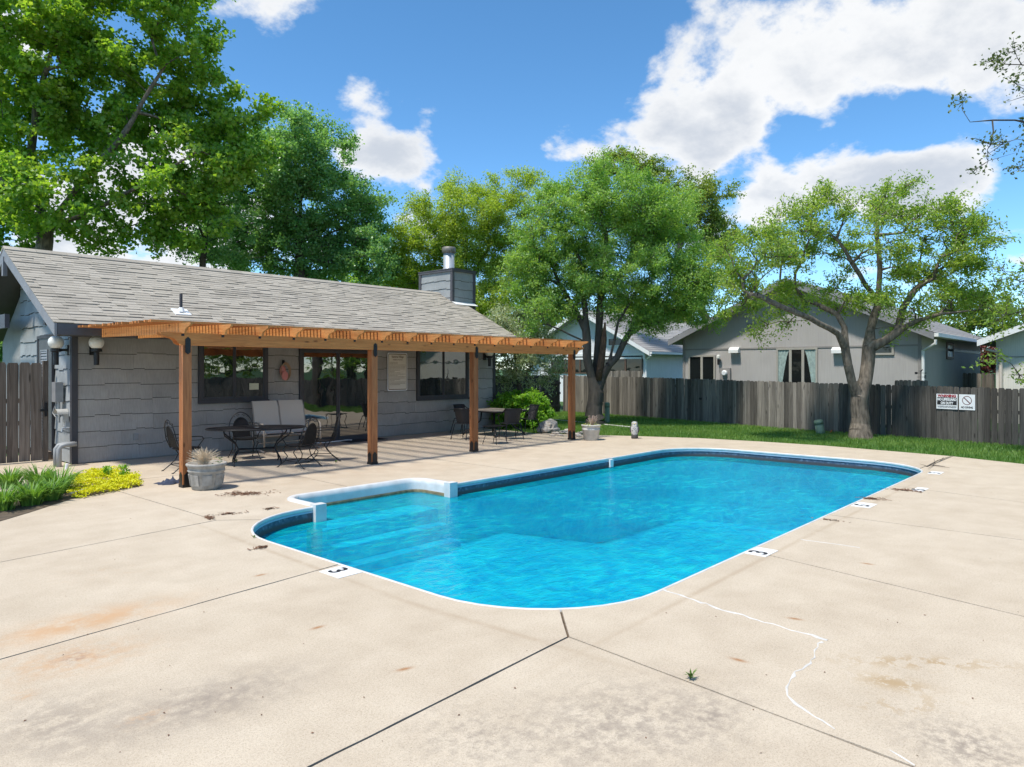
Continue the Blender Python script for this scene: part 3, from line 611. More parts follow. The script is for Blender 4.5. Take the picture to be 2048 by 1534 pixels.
# wall cores (set back behind the siding)
core = MB().box(WX0 + .03, WX1 - .03, WY + .03, BACK_Y - .03, 0.0, 2.55)
core.prism([(WY + .03, 2.55), (BACK_Y - .03, 2.55), (RIDGE_Y, RIDGE_Z - 0.22)], 0, WX0 + .03, WX1 - .03)
core.build('wall', M['siding'], club)
pieces = []
def siding_front(u0, u1, z0, z1, rows, openings, place, parent, mat, top=None, wmin=0.8, wmax=1.5):
    # u runs along the wall; place(u, depth, z) -> world point; every board has a stepped lower edge
    h = (z1 - z0) / rows
    for r in range(rows):
        a0 = z0 + r * h; a1 = a0 + h; u = u0
        while u < u1 - 0.01:
            ue = min(u1, u + random.uniform(wmin, wmax))
            if u1 - ue < 0.25: ue = u1
            for (o0, o1, oz0, oz1) in openings:          # break boards at openings
                if u < o0 - 1e-4 < ue - 1e-4 and oz0 < a1 and oz1 > a0: ue = o0
                if u < o1 - 1e-4 < ue - 1e-4 and oz0 < a1 and oz1 > a0: ue = o1
            zt = a1 + 0.01; zlow = None; mid = (u + ue) / 2; skip = False
            for (o0, o1, oz0, oz1) in openings:
                if o0 - 1e-4 <= mid <= o1 + 1e-4:
                    if oz0 <= a0 + 0.02 and oz1 >= a1 - 0.02: skip = True
                    elif oz0 > a0 and oz0 < a1: zt = oz0
                    elif oz1 > a0 and oz1 < a1: zlow = oz1
            if top and a0 >= max(top(u), top(ue)) - 0.02: skip = True
            if not skip and zt - a0 > 0.03:
                mb_ = MB(); g = 0.0015; butt_shade = []; x = u + g; lastz = None
                while x < ue - g - 1e-4:
                    xe = min(ue - g, x + random.uniform(.14, .42))
                    if ue - g - xe < .06: xe = ue - g
                    zb = zlow if zlow is not None else a0 - (random.choice([q_ for q_ in (0.0, 0.014, 0.03) if q_ != lastz]) if r > 0 else 0.0); lastz = a0 - zb
                    if top and min(top(x), top(xe)) < zb + .01: x = xe; continue
                    zl = max(min(zt, top(x)) if top else zt, zb + .004); zr = max(min(zt, top(xe)) if top else zt, zb + .004)
                    mb_.add([place(x, 0.026, zb), place(xe, 0.026, zb), place(xe, 0.006, zr), place(x, 0.006, zl), place(x, 0.0, zb), place(xe, 0.0, zb), place(xe, 0.0, zr), place(x, 0.0, zl)], [(0, 1, 2, 3), (0, 4, 5, 1), (0, 3, 7, 4), (1, 5, 6, 2), (3, 2, 6, 7)])
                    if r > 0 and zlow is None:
                        butt_shade.append(len(mb_.f)); mb_.add([place(x, 0.0095, zb - .012), place(xe, 0.0095, zb - .012), place(xe, 0.0095, zb + .003), place(x, 0.0095, zb + .003)], [(0, 1, 2, 3)])  # dark strip in place of the shade under the overhanging butt
                    x = xe
                ob_ = mb_.build('siding_board', mat, parent); ob_.data.materials.append(M['butt_shade'])
                for gi in butt_shade: ob_.data.polygons[gi].material_index = 1
                pieces.append(ob_)
            u = ue
out_ = 0.05
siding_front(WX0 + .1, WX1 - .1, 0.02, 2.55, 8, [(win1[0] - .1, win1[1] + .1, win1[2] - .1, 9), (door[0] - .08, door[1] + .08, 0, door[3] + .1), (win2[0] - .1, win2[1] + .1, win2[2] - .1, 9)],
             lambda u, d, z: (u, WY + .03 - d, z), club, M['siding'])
DY0, DY1 = onX(107, 800, WX0)[0], onX(80, 800, WX0)[0]
siding_front(WY + .1, 19.6, 0.02, 4.4, 14, [(DY0 - .04, DY1 + .06, 0, 2.62)], lambda u, d, z: (WX0 + .03 - d, u, z), club, M['siding_lit'], top=lambda u: RIDGE_Z - 0.2 - abs(u - RIDGE_Y) * SL)
# corner boards
for (x0, x1, y0, y1) in ((WX0 - .012, WX0 + .1, WY - .012, WY + .03), (WX0 - .012, WX0 + .03, WY + .032, WY + .1), (WX1 - .1, WX1 + .012, WY - .012, WY + .03)):
    MB().box(x0, x1, y0, y1, 0.0, 2.56).build('corner_board', M['trim'], club)
# roof: sheathing, shingles, ridge, boards
def slope_z(y): return EAVE_Z + (y - EY) * SL if y < RIDGE_Y else RIDGE_Z - (y - RIDGE_Y) * SL
BY = 2 * RIDGE_Y - EY
roof = MB().prism([(EY, EAVE_Z - .02), (RIDGE_Y, RIDGE_Z - .02), (BY, EAVE_Z - .02), (BY, EAVE_Z - .14), (RIDGE_Y, RIDGE_Z - .15), (EY, EAVE_Z - .14)], 0, RX0 + .035, RX1 - .035).build('roof', M['fascia'], club)
courses = 28; sl_len = math.hypot(RIDGE_Y - EY, RIDGE_Z - EAVE_Z); dirv = Vector((0, RIDGE_Y - EY, RIDGE_Z - EAVE_Z)).normalized(); nrm_ = Vector((0, -dirv.z, dirv.y))
cand = []
for c_ in range(courses):
    s0 = sl_len * c_ / courses - 0.012; x = RX0 - .02 - random.uniform(0, .3)
    while x < RX1 + .02:
        wv = random.uniform(.2, .42); xa = max(x, RX0 - .02); xb = min(x + wv, RX1 + .02)
        if xb - xa > .03:
            org = Vector((xa, EY, EAVE_Z)) + dirv * s0; cand.append(((org.x * FW[0] + org.y * FW[1]) , org, xb - xa, random.choice((.008, .011, .018, .024))))
        x += wv
cand.sort(key=lambda t: t[0]); LEN = sl_len / courses + 0.07; shm = {}
def shingle_mb(wd, th, org=Vector((0, 0, 0))):
    a = org + nrm_ * 0.0; up_ = dirv * LEN
    P = [a, a + Vector((wd - .003, 0, 0)), a + Vector((wd - .003, 0, 0)) + up_ - nrm_ * .008, a + up_ - nrm_ * .008]
    Q = [P[0] + nrm_ * th, P[1] + nrm_ * th, P[2] + nrm_ * .006, P[3] + nrm_ * .006]
    return P + Q, [(4, 5, 6, 7), (0, 1, 5, 4), (0, 4, 7, 3), (1, 2, 6, 5), (2, 3, 7, 6)]
rest = MB()
for i, (d_, org, wd, th) in enumerate(cand):
    if i < 300:
        key = (round(wd / .04), th)
        if key not in shm: shm[key] = MB().add(*shingle_mb(max(.03, key[0] * .04), th)).mesh('shingle', M['shingle'])
        o = bpy.data.objects.new('shingle', shm[key]); COL.objects.link(o); o.parent = roof; o.matrix_parent_inverse = roof.matrix_parent_inverse.copy()
        o.location = org; o.scale = (wd / max(.03, key[0] * .04), 1, 1); o.parent = roof; o.matrix_parent_inverse = Matrix.Identity(4); o.location = org - Vector(club.location) + Vector(club.location)
    else: rest.add(*shingle_mb(wd, th, org))
rs = rest.build('shingle_field', M['shingle'], roof); rs['kind'] = 'stuff'
MB().prism([(RIDGE_Y, RIDGE_Z + .012), (BY, EAVE_Z + .012), (BY, EAVE_Z - .018), (RIDGE_Y, RIDGE_Z - .018)], 0, RX0 - .02, RX1 + .02).build('rear_slope', M['shingle'], roof)
for k in range(44):
    x0 = RX0 - .02 + k * (RX1 - RX0 + .04) / 44; x1 = x0 + (RX1 - RX0 + .04) / 44 - .006
    MB().prism([(RIDGE_Y - .15, RIDGE_Z - .15 * SL + .014), (RIDGE_Y, RIDGE_Z + .022), (RIDGE_Y + .15, RIDGE_Z - .15 * SL + .014), (RIDGE_Y + .15, RIDGE_Z - .15 * SL + .03), (RIDGE_Y, RIDGE_Z + .04), (RIDGE_Y - .15, RIDGE_Z - .15 * SL + .03)], 0, x0, x1).build('ridge_cap', M['shingle'], roof)
MB().box(RX0 + .04, RX1 - .04, EY - .02, EY + .025, EAVE_Z - .22, EAVE_Z - .012).build('fascia', M['fascia'], roof)
MB().box(RX0 + .05, RX1 - .05, EY + .03, WY + .0, EAVE_Z - .215, EAVE_Z - .19).build('soffit', M['trim'], roof)
for (xa, xb) in ((RX0 - .01, RX0 + .032), (RX1 - .032, RX1 + .01)):
    for sgn, nm in ((1, 'barge_board'), (-1, 'barge_board')):
        if sgn == 1: pl = [(EY - .02, EAVE_Z - .012), (RIDGE_Y, RIDGE_Z - .012), (RIDGE_Y, RIDGE_Z - .26), (EY - .02, EAVE_Z - .25)]
        else: pl = [(RIDGE_Y, RIDGE_Z - .012), (BY, EAVE_Z - .012), (BY, EAVE_Z - .25), (RIDGE_Y, RIDGE_Z - .26)]
        MB().prism(pl, 0, xa, xb).build(nm, M['barge'], roof)
MB().box(RX0 - .03, RX0 + .05, RIDGE_Y - .06, RIDGE_Y + .06, RIDGE_Z - .62, RIDGE_Z - .2).build('king_post', M['barge'], roof)
ty, tz = onX(15, 628, RX0 + .05); MB().box(RX0 + .0, RX0 + .09, ty, BY - 1.5, tz - .3, tz).build('tie_beam', M['fascia'], roof)
ty, tz = onX(88, 640, RX0 + .05); MB().box(RX0 + .05, WX0, ty - .05, ty + .05, tz - .09, tz + .03).build('lookout_block', M['trim'], roof)
# plumbing vent
vx, vy = 0, 0
pv = None
for yy in np.linspace(EY, RIDGE_Y, 400):
    d = yy / (FW[1] + (362 - CX) / FPX * RT[1]); zz_ = CAMH + (HY - 626) * d / FPX
    if pv is None and zz_ < slope_z(yy): pv = (d * (FW[0] + (362 - CX) / FPX * RT[0]), yy, slope_z(yy))
vent = MB().tube([(pv[0], pv[1], pv[2] - .05), (pv[0], pv[1], pv[2] + .42)], .032, 12).build('vent_pipe', M['trim'], roof, False)
bc = Vector(pv) + nrm_ * .02; MB().obox(bc, Vector((1, 0, 0)), dirv, nrm_, .17, .15, .012).add(*[[(bc.x + a * r, bc.y + b * r, bc.z + h) for r, h in ((.09, 0.0), (.045, .1)) for a, b in ((1, 0), (.7, .7), (0, 1), (-.7, .7), (-1, 0), (-.7, -.7), (0, -1), (.7, -.7))], [(i, (i + 1) % 8, 8 + (i + 1) % 8, 8 + i) for i in range(8)]]).build('vent_flashing', M['white'], vent)
# chimney chase
CX0, CX1, CY0, CY1, CZ = 16.72, 17.81, 17.84, 19.56, 5.32
chim = MB().box(CX0 + .03, CX1 - .03, CY0 + .03, CY1 - .03, 0.0, CZ - .02).build('chimney', M['siding_lit'], club)
siding_front(CX0 + .08, CX1 - .08, 3.5, CZ - .06, 6, [], lambda u, d, z: (u, CY0 + .03 - d, z), chim, M['siding_lit'])
siding_front(CY0 + .08, CY1 - .08, 3.5, CZ - .06, 6, [], lambda u, d, z: (CX0 + .03 - d, u, z), chim, M['siding_lit'])
for (x0, x1, y0, y1) in ((CX0 - .02, CX0 + .08, CY0 - .02, CY0 + .03), (CX0 - .02, CX0 + .03, CY0 + .032, CY0 + .09), (CX1 - .09, CX1 + .02, CY0 - .02, CY0 + .03), (CX0 - .02, CX0 + .03, CY1 - .09, CY1 + .02)):
    MB().box(x0, x1, y0, y1, 3.3, CZ).build('corner_board', M['fascia'], chim)
MB().box(CX0 - .04, CX1 + .04, CY0 - .04, CY1 + .04, CZ + .001, CZ + .035).box(CX0 - .03, CX1 + .03, CY0 - .03, CY0 + .03, CZ - .07, CZ).box(CX0 - .03, CX0 + .03, CY0 + .03, CY1 + .03, CZ - .07, CZ).build('chimney_cap', M['fascia'], chim)
fx, fy = (CX0 + CX1) / 2 - .05, (CY0 + CY1) / 2 - .15
MB().lathe([(.33, CZ + .036), (.24, CZ + .10), (.195, CZ + .13), (.195, CZ + .72)], (fx, fy, 0), 24).build('flue_pipe', M['galv'], chim, True)
MB().lathe([(.20, CZ + .66), (.245, CZ + .69), (.245, CZ + .86), (.225, CZ + .88), (.1, CZ + .90)], (fx, fy, 0), 24).build('flue_cap', plain('weathered_flue_cap', (0.20, 0.185, 0.16), 0.5, 0.35, 14, metallic=0.4), chim, True)
MB().obox((CX0 + .5, CY0 - .12, slope_z(CY0 - .12) + .03), Vector((1, 0, 0)), dirv, nrm_, .52, .12, .008).build('flashing', M['white'], chim)
# windows, sliding door
def window(rect, sash, parent, glass, frame, notice=False):
    x0, x1, z0, z1 = rect; y = WY
    fr = MB().box(x0 - .09, x0, y - .035, y + .02, z0 - .09, z1).box(x1, x1 + .09, y - .035, y + .02, z0 - .09, z1).box(x0, x1, y - .035, y + .02, z0 - .09, z0).build('window', frame, parent)
    for k in range(sash):
        a = x0 + (x1 - x0) * k / sash; b = x0 + (x1 - x0) * (k + 1) / sash; yy = y + .0 - .012 * k
        MB().box(a, a + .035, yy - .012, yy + .012, z0, z1).box(b - .035, b, yy - .012, yy + .012, z0, z1).box(a + .035, b - .035, yy - .012, yy + .012, z0, z0 + .045).build('sash', frame, fr)
        MB().box(a + .035, b - .035, yy - .003, yy + .003, z0 + .045, z1).build('pane', glass, fr)
    MB().box(x0 - .11, x1 + .11, y - .06, y - .036, z0 - .1, z0 - .045).build('sill', frame, fr)
    return fr
w1 = window(win1, 2, club, M['glass'], M['trim']); w2 = window(win2, 2, club, M['glass'], M['trim'])
nx, nz = onY(508, 773, WY - .03); MB().box(nx - .12, nx + .12, WY - .034, WY - .031, nz - .075, nz + .075).box(nx - .085, nx + .085, WY - .0365, WY - .035, nz - .045, nz + .045).build('notice_card', plain('notice_card_paper', (0.55, 0.56, 0.42), 0.7, 0.1, 10, bmp=0), w1)
dr = MB().box(door[0] - .08, door[0], WY - .04, WY + .02, 0, door[3] + .08).box(door[1], door[1] + .08, WY - .04, WY + .02, 0, door[3] + .08).box(door[0], door[1], WY - .04, WY + .02, door[3], door[3] + .08).box(door[0], door[1], WY - .05, WY + .02, 0.002, .05).build('sliding_door', M['trim'], club)
npan = 2; dw = (door[1] - door[0]) / npan
for k in range(npan):
    a = door[0] + dw * k; b = a + dw; yy = WY - .012 * k
    MB().box(a, a + .05, yy - .014, yy + .014, .051, door[3]).box(b - .05, b, yy - .014, yy + .014, .051, door[3]).box(a + .05, b - .05, yy - .014, yy + .014, .051, .13).build('door_panel', M['trim'], dr)
    MB().box(a + .05, b - .05, yy - .003, yy + .003, .13, door[3]).build('pane', M['glass'], dr)
MB().box(door[1] - .06, door[1] - .03, WY - .06, WY - .028, .95, 1.12).build('door_handle', M['white'], dr)
# service door on the gable side
sd = MB().box(WX0 - .03, WX0 + .01, DY0, DY1, .18, 2.54).build('service_door', plain('service_door_paint', (0.085, 0.08, 0.078), 0.5, 0.15, 4, bmp=0.1), club)
MB().box(WX0 - .045, WX0 + .0, DY0 - .05, DY0, .1, 2.60).box(WX0 - .045, WX0 + .0, DY1, DY1 + .07, .1, 2.60).box(WX0 - .045, WX0 + .0, DY0, DY1, 2.54, 2.60).build('door_frame', M['trim'], sd)
MB().box(WX0 - .10, WX0 + .0, DY0 - .02, DY1 + .02, 0.0, .17).build('step', M['fence_gate'], sd)
for (z0, z1) in ((1.72, 2.30), (.36, .98)):
    c0 = DY0 + (DY1 - DY0) * .32; c1 = DY0 + (DY1 - DY0) * .78
    lv = MB().box(WX0 - .045, WX0 - .031, c0 - .03, c0, z0, z1).box(WX0 - .045, WX0 - .031, c1, c1 + .03, z0, z1).box(WX0 - .045, WX0 - .031, c0, c1, z1 - .03, z1).box(WX0 - .045, WX0 - .031, c0, c1, z0, z0 + .03).build('louvre', M['greymetal'], sd)
    for j in range(9):
        zz_ = z0 + .05 + (z1 - z0 - .1) * j / 8; MB().add([(WX0 - .045, c0, zz_ - .02), (WX0 - .045, c1, zz_ - .02), (WX0 - .032, c1, zz_ + .02), (WX0 - .032, c0, zz_ + .02)], [(0, 1, 2, 3)]).build('slat', M['greymetal'], lv)
# utility fittings on the gable side
yb, zb_ = onX(115, 784, WX0 - .1); eb = MB().box(WX0 - .17, WX0 - .03, yb - .12, yb + .12, zb_ - .2, zb_ + .2).build('electric_box', M['greymetal'], club)
MB().tube([(WX0 - .08, yb - .03, zb_ - .2), (WX0 - .08, yb - .03, zb_ - .62)], .02).tube([(WX0 - .1, yb + .05, zb_ - .2), (WX0 - .16, yb + .1, zb_ - .42), (WX0 - .14, yb - .02, zb_ - .5)], .01).build('conduit', M['pvc'], eb)
yb, zb_ = onX(122, 823, WX0 - .1); mbh = MB()
for k in range(8):
    a0 = math.pi * k / 8; a1 = math.pi * (k + 1) / 8; mbh.add([(WX0 - .2, yb + .13 * math.cos(a0), zb_ - .05 + .1 * math.sin(a0)), (WX0 - .2, yb + .13 * math.cos(a1), zb_ - .05 + .1 * math.sin(a1)), (WX0 - .0, yb + .13 * math.cos(a1), zb_ - .05 + .1 * math.sin(a1)), (WX0 - .0, yb + .13 * math.cos(a0), zb_ - .05 + .1 * math.sin(a0))], [(0, 1, 2, 3)])
mbh.box(WX0 - .02, WX0 - .0, yb - .13, yb + .13, zb_ - .2, zb_ - .05); mbh.build('hose_hanger', plain('hanger_paint', (0.40, 0.39, 0.36), 0.5, 0.1, 8), club)
yb, zb_ = onX(135, 856, WX0 - .03); MB().tube([(WX0, yb, zb_), (WX0 - .12, yb, zb_), (WX0 - .13, yb, zb_ - .07)], .018).tube([(WX0 - .09, yb - .05, zb_ + .05), (WX0 - .09, yb + .05, zb_ + .05)], .01).build('hose_tap', M['galv'], club)
for k, off in enumerate((0, .1)):
    yb = onX(118, 900, WX0 - .28)[0] + off * 1.2; MB().tube([(WX0 - .28 - off * .2, yb, -.02), (WX0 - .28 - off * .2, yb, .34), (WX0 - .24 - off * .2, yb, .40), (WX0 - .16, yb, .42), (WX0 + .02, yb, .42)], .045, 12).build('pvc_pipe', M['pvc'], club, True)
g_ = at(133, 938); tag(MB().tube([(g_.x, g_.y, 0), (g_.x + .01, g_.y - .01, .1)], .028, 12).build('pipe_stub', M['white']), 'short white pipe stub at the clubhouse corner', 'pipe')
xo, zo = onY(272, 874, WY - .01); MB().box(xo - .045, xo + .045, WY - .03, WY - .004, zo - .065, zo + .065).build('outlet', M['greymetal'], club)
# globe wall lamps
def lamp(c, wall_n, label):
    c = Vector(c); wn = Vector(wall_n); t = thing('globe_lamp', label, 'wall lamp', c, 0, 'globe wall lamps')
    MB().lathe([(.03, -.13), (.09, -.115), (.128, -.06), (.14, 0.0), (.128, .06), (.09, .105), (.04, .135), (.005, .14)], c, 20).build('globe', M['globe'], t, True)
    b = c + Vector((0, 0, -.15)); MB().lathe([(.05, -.30), (.05, -.05), (.10, -.03), (.10, .02), (.06, .03)], b, 14).build('fitter', M['black'], t)
    e = b - wn * 1.0; k = abs((Vector(e) - b).length)
    return t, b
for (c, wn, dist_, label) in (((WX0 - .20, onX(112, 684, WX0 - .2)[0], 2.42), (-1, 0, 0), .20, 'white globe lamp on the sunlit gable wall by the service door'),
                              ((onY(193, 684, WY - .22)[0], WY - .22, 2.42), (0, -1, 0), .22, 'shaded globe lamp under the eave at the left end of the front wall'),
                              ((onY(979, 700, WY - .22)[0], WY - .22, 2.42), (0, -1, 0), .22, 'globe lamp at the right end of the front wall, half hidden by the beam')):
    t, b = lamp(c, wn, label); wnv = Vector(wn); mid = b - wnv * (dist_ / 2 + .02); side = Vector((abs(wnv.y), abs(wnv.x), 0))
    MB().obox(mid, wnv, side, Vector((0, 0, 1)), dist_ / 2, .03, .025).obox(b - wnv * (dist_ - .008), wnv, side, Vector((0, 0, 1)), .012, .06, .10).build('bracket', M['black'], t)
# rules board
sx0, sz0 = onY(775, 782, WY - .02); sx1, sz1 = onY(814, 706, WY - .02)
def rounded(x0, x1, z0, z1, r, k=4):
    P = []
    for cx_, cz_, a0 in ((x1 - r, z0 + r, 270), (x1 - r, z1 - r, 0), (x0 + r, z1 - r, 90), (x0 + r, z0 + r, 180)):
        P += [(cx_ + r * math.cos(R_(a0 + 90 * i / k)), cz_ + r * math.sin(R_(a0 + 90 * i / k))) for i in range(k + 1)]
    return P
sg = MB().prism(rounded(sx0, sx1, sz0, sz1, .05), 1, WY - .03, WY - .012).build('rules_board', M['sign_white']); tag(sg, 'tall cream pool rules board on the wall right of the sliding door', 'sign')
MB().prism(rounded(sx0 + .025, sx1 - .025, sz0 + .025, sz1 - .025, .035), 1, WY - .0325, WY - .0305).build('panel', M['ink_soft'], sg)
MB().box(sx0 + .045, sx1 - .045, WY - .035, WY - .033, sz0 + .05, sz1 - .05).build('panel', M['sign_cream'], sg)
cxs = (sx0 + sx1) / 2; text_obj('Raintree Village', .085, (cxs, WY - .037, sz1 - .115), (1, 0, 0), (0, 0, 1), M['ink_soft'], sg, 'lettering', .002, .8)
text_obj('SWIMMING POOL RULES', .038, (cxs, WY - .037, sz1 - .20), (1, 0, 0), (0, 0, 1), M['ink_soft'], sg, 'lettering', .001, .8)
zz_ = sz1 - .27
while zz_ > sz0 + .14:
    ln = random.choice((.98, .98, .95, .5, .3, .65)); mbl = MB(); x = sx0 + .06; xe = sx0 + .06 + (sx1 - sx0 - .12) * ln
    while x < xe: wl = random.uniform(.015, .05); mbl.box(x, min(xe, x + wl), WY - .0372, WY - .0362, zz_ - .006, zz_ + .006); x += wl + .008
    mbl.build('text_line', M['ink_soft'], sg); zz_ -= .037
# cap and coiled rope hung by the window
hx, hz = onY(568, 743, WY - .05)
hk = MB().obox((hx, WY - .02, hz + .22), (1, 0, 0), (0, 1, 0), (0, 0, 1), .02, .02, .06).tube([(hx, WY - .03, hz + .2), (hx, WY - .09, hz + .18), (hx, WY - .09, hz + .22)], .008).build('wall_hook', M['black'], club)
mbr = MB()
for k in range(4):
    rr = .125 + .012 * k; mbr.tube([(hx + .02 + rr * .85 * math.sin(a), WY - .07 - .012 * k, hz + .0 + rr * 1.35 * math.cos(a)) for a in np.linspace(0, 2 * math.pi, 25)], .008, 6, False)
tag(mbr.build('rope_coil', plain('tan_rope', (0.36, 0.24, 0.15), 0.9, 0.2, 60)), 'tan coil of rope hanging from a wall hook between window and door', 'rope')
cp = thing('cap', 'pink sun cap hanging behind the rope coil on the front wall', 'cap', (hx, WY - .1, hz))
pk = plain('pink_cloth', (0.52, 0.20, 0.18), 0.85, 0.1, 12)
crn = local(cp, 'crown', MB().lathe([(.10, 0), (.10, .03), (.085, .08), (.05, .115), (.006, .125)], (0, 0, 0), 14), pk, True); crn.location = (-.04, .05, .02); crn.rotation_euler = (R_(90), 0, 0); crn.scale = (.8, 1.4, .5)
local(cp, 'brim', MB().prism([(.085 * math.cos(a) - .03, -.10 + .11 * math.sin(a)) for a in np.linspace(0, 2 * math.pi, 18, endpoint=False)], 1, -.05, -.03), pk)
# door mat, threshold hose
mx_, my_ = at(712, 876).xy
tag(MB().box(door[1] - 1.1, door[1] + .1, WY - .62, WY - .12, .002, .014).build('door_mat', plain('dark_mat', (0.03, 0.03, 0.032), 0.95, 0.3, 80, bmp=0.6)), 'dark rubber door mat in front of the sliding door', 'mat')
tag(MB().tube([(door[0] + .25, WY - .2, .02), (door[0] + .7, WY - .22, .02), (door[0] + 1.0, WY - .2, .02), (door[0] + 1.25, WY - .14, .02), (door[0] + 1.35, WY - .2, .02), (door[0] + 1.28, WY - .26, .02)], .016, 8).build('white_hose', M['white']), 'thin white hose lying along the sliding door threshold', 'hose')

# ------------------------------------------------------------------ pergola
perg = thing('pergola', 'cedar pergola with slatted top along the front of the clubhouse', 'pergola', (10, 13, 0))
posts = [4.94, 8.62, 11.46, 15.14]; PYC = 11.51
for x in posts:
    MB().box(x - .07, x + .07, PYC - .07, PYC + .07, .012, 2.27).build('post', M['cedar_z'], perg)
    br = MB().box(x - .076, x + .076, PYC - .076, PYC + .076, .002, .05); br.prism([(x - .05, .05), (x + .05, .05), (x + .05, .20), (x, .25), (x - .05, .20)], 1, PYC - .077, PYC - .0705)
    br.prism([(PYC - .05, .05), (PYC + .05, .05), (PYC + .05, .20), (PYC, .25), (PYC - .05, .20)], 0, x - .077, x - .0705); br.build('post_base', M['black'], perg)
    pl = MB(); pl.prism([(x - .042, 2.16), (x, 2.125), (x + .042, 2.16), (x + .042, 2.37), (x, 2.405), (x - .042, 2.37)], 1, PYC - .0985, PYC - .0905)
    pl = pl.build('strap_plate', M['black'], perg)
    for zb in (2.17, 2.22, 2.31, 2.36): MB().lathe([(.011, 0), (.011, .006), (.004, .009)], (0, 0, 0), 8).build('bolt', M['black'], pl).matrix_local = Matrix.Translation((x, PYC - .0985, zb)) @ Matrix.Rotation(R_(90), 4, 'X')
def ogee(x0, x1, z0, z1):   # beam outline with a scrolled tail at both ends
    h = z1 - z0
    def tail(s): return [(.0, 1.0), (.0, .86), (.05, .72), (.13, .62), (.21, .52), (.25, .36), (.27, .16), (.33, .0)]
    Lp = [(x0 + a, z0 + b * h) for a, b in tail(1)]; Rp = [(x1 - a, z0 + b * h) for a, b in reversed(tail(1))]
    return Lp + Rp
for yy in (PYC - .09, PYC + .071):
    MB().prism(ogee(posts[0] - .42, posts[-1] + .42, 2.272, 2.47), 1, yy, yy + .019 + .0).build('beam', M['cedar'], perg)
MB().box(posts[0] - .07, posts[-1] + .07, PYC - .068, PYC + .068, 2.272, 2.30).build('beam', M['cedar'], perg)
nr = 17
for i in range(nr):
    x = 4.86 + i * (15.32 - 4.86) / (nr - 1); zf, zbk = 2.455, 2.50
    def rz(y): return zf + (zbk - zf) * (y - 11.1) / (15.0 - 11.1)
    y0 = 11.10; P = [(y0, rz(y0) + .165), (y0, rz(y0) + .14), (y0 + .04, rz(y0) + .115), (y0 + .10, rz(y0) + .10), (y0 + .16, rz(y0) + .085), (y0 + .20, rz(y0) + .05), (y0 + .22, rz(y0)), (14.97, rz(14.97)), (14.97, rz(14.97) + .165)]
    MB().prism(P, 0, x - .019, x + .019).build('rafter', M['cedar_y'], perg)
    MB().box(x - .024, x + .024, PYC - .0935, PYC - .0905, 2.415, 2.455).build('notch_plate', M['black'], perg)
y = 11.55; k = 0
while y < 14.95:
    z0 = 2.62 + .045 * (y - 11.1) / 3.9 + .002; xl = 4.45 + random.uniform(-.05, .05)
    MB().box(xl, 15.62 + random.uniform(-.04, .04), y - .019, y + .019, z0, z0 + .038).build('slat', M['cedar'], perg); y += .115
# ------------------------------------------------------------------ wrought-iron patio set
def iron_chair(loc, face, label):     # local frame: faces +y
    t = thing('iron_chair', label, 'chair', loc, face, 'wrought iron dining chairs')
    sw = .25
    seat = MB().lathe([(.01, .40), (.20, .398), (.24, .412), (.25, .42), (.235, .43), (.01, .415)], (0, 0, 0), 20); local(t, 'seat', seat, M['blackmesh'], True)
    hoop = [(-.24, -.20, .42)] + [(-.25 * math.cos(a), -.24 - .10 * (0.35 + .65 * math.sin(a)), .60 + .36 * math.sin(a)) for a in np.linspace(0, math.pi, 15)] + [(.24, -.20, .42)]
    local(t, 'back_hoop', MB().tube(hoop, .010, 8), M['black'], True)
    inner = [(-.17, -.22, .44)] + [(-.17 * math.cos(a), -.245 - .085 * (0.3 + .7 * math.sin(a)), .60 + .25 * math.sin(a)) for a in np.linspace(0, math.pi, 11)] + [(.17, -.22, .44)]
    local(t, 'back_hoop', MB().tube(inner, .007, 6), M['black'], True)
    n_ = len(inner); pan = MB(); pan.add([Vector(p) for p in inner], [tuple(range(n_))]); local(t, 'backrest', pan, M['blackmesh'])
    sc_ = MB()
    for s in (-1, 1): sc_.tube([(s * .02, -.32, .90), (s * .06, -.325, .925), (s * .10, -.32, .90), (s * .07, -.32, .875), (s * .05, -.32, .895)], .006, 6); sc_.tube([(s * .12, -.30, .86), (s * .15, -.30, .89), (s * .12, -.31, .91)], .006, 6)
    local(t, 'scrollwork', sc_, M['black'])
    for s in (-1, 1):
        local(t, 'arm', MB().tube([(s * .25, -.27, .64), (s * .29, -.12, .655), (s * .30, .10, .65), (s * .30, .17, .64), (s * .29, .20, .60), (s * .25, .17, .53), (s * .24, .10, .43)], .010, 8), M['black'], True)
        local(t, 'leg', MB().tube([(s * .20, .16, .41), (s * .23, .20, .34), (s * .21, .10, .22), (s * .235, .14, .13), (s * .25, .27, .03), (s * .25, .31, .006)], .010, 8), M['black'], True)
        local(t, 'leg', MB().tube([(s * .20, -.14, .41), (s * .23, -.06, .30), (s * .21, -.12, .20), (s * .235, -.20, .11), (s * .25, -.31, .02), (s * .25, -.34, .006)], .010, 8), M['black'], True)
        local(t, 'foot', MB().lathe([(.02, 0), (.02, .008)], (s * .25, .31, .001), 10).lathe([(.02, 0), (.02, .008)], (s * .25, -.34, .001), 10), M['black'])
    local(t, 'stretcher', MB().tube([(-.235, .14, .13), (.235, .14, .13)], .007).tube([(-.235, -.20, .11), (.235, -.20, .11)], .007).tube([(-.22, .14, .13), (-.22, -.20, .11)], .007).tube([(.22, .14, .13), (.22, -.20, .11)], .007), M['black'])
    return t
TC = Vector((7.12, 13.30, 0)); TA = math.atan2(12.93 - 13.7, 7.94 - 6.27)
tb = thing('oval_table', 'black oval mesh-top iron table behind the first pergola post', 'table', TC, TA)
el = [(0.94 * math.cos(a), .55 * math.sin(a)) for a in np.linspace(0, 2 * math.pi, 40, endpoint=False)]
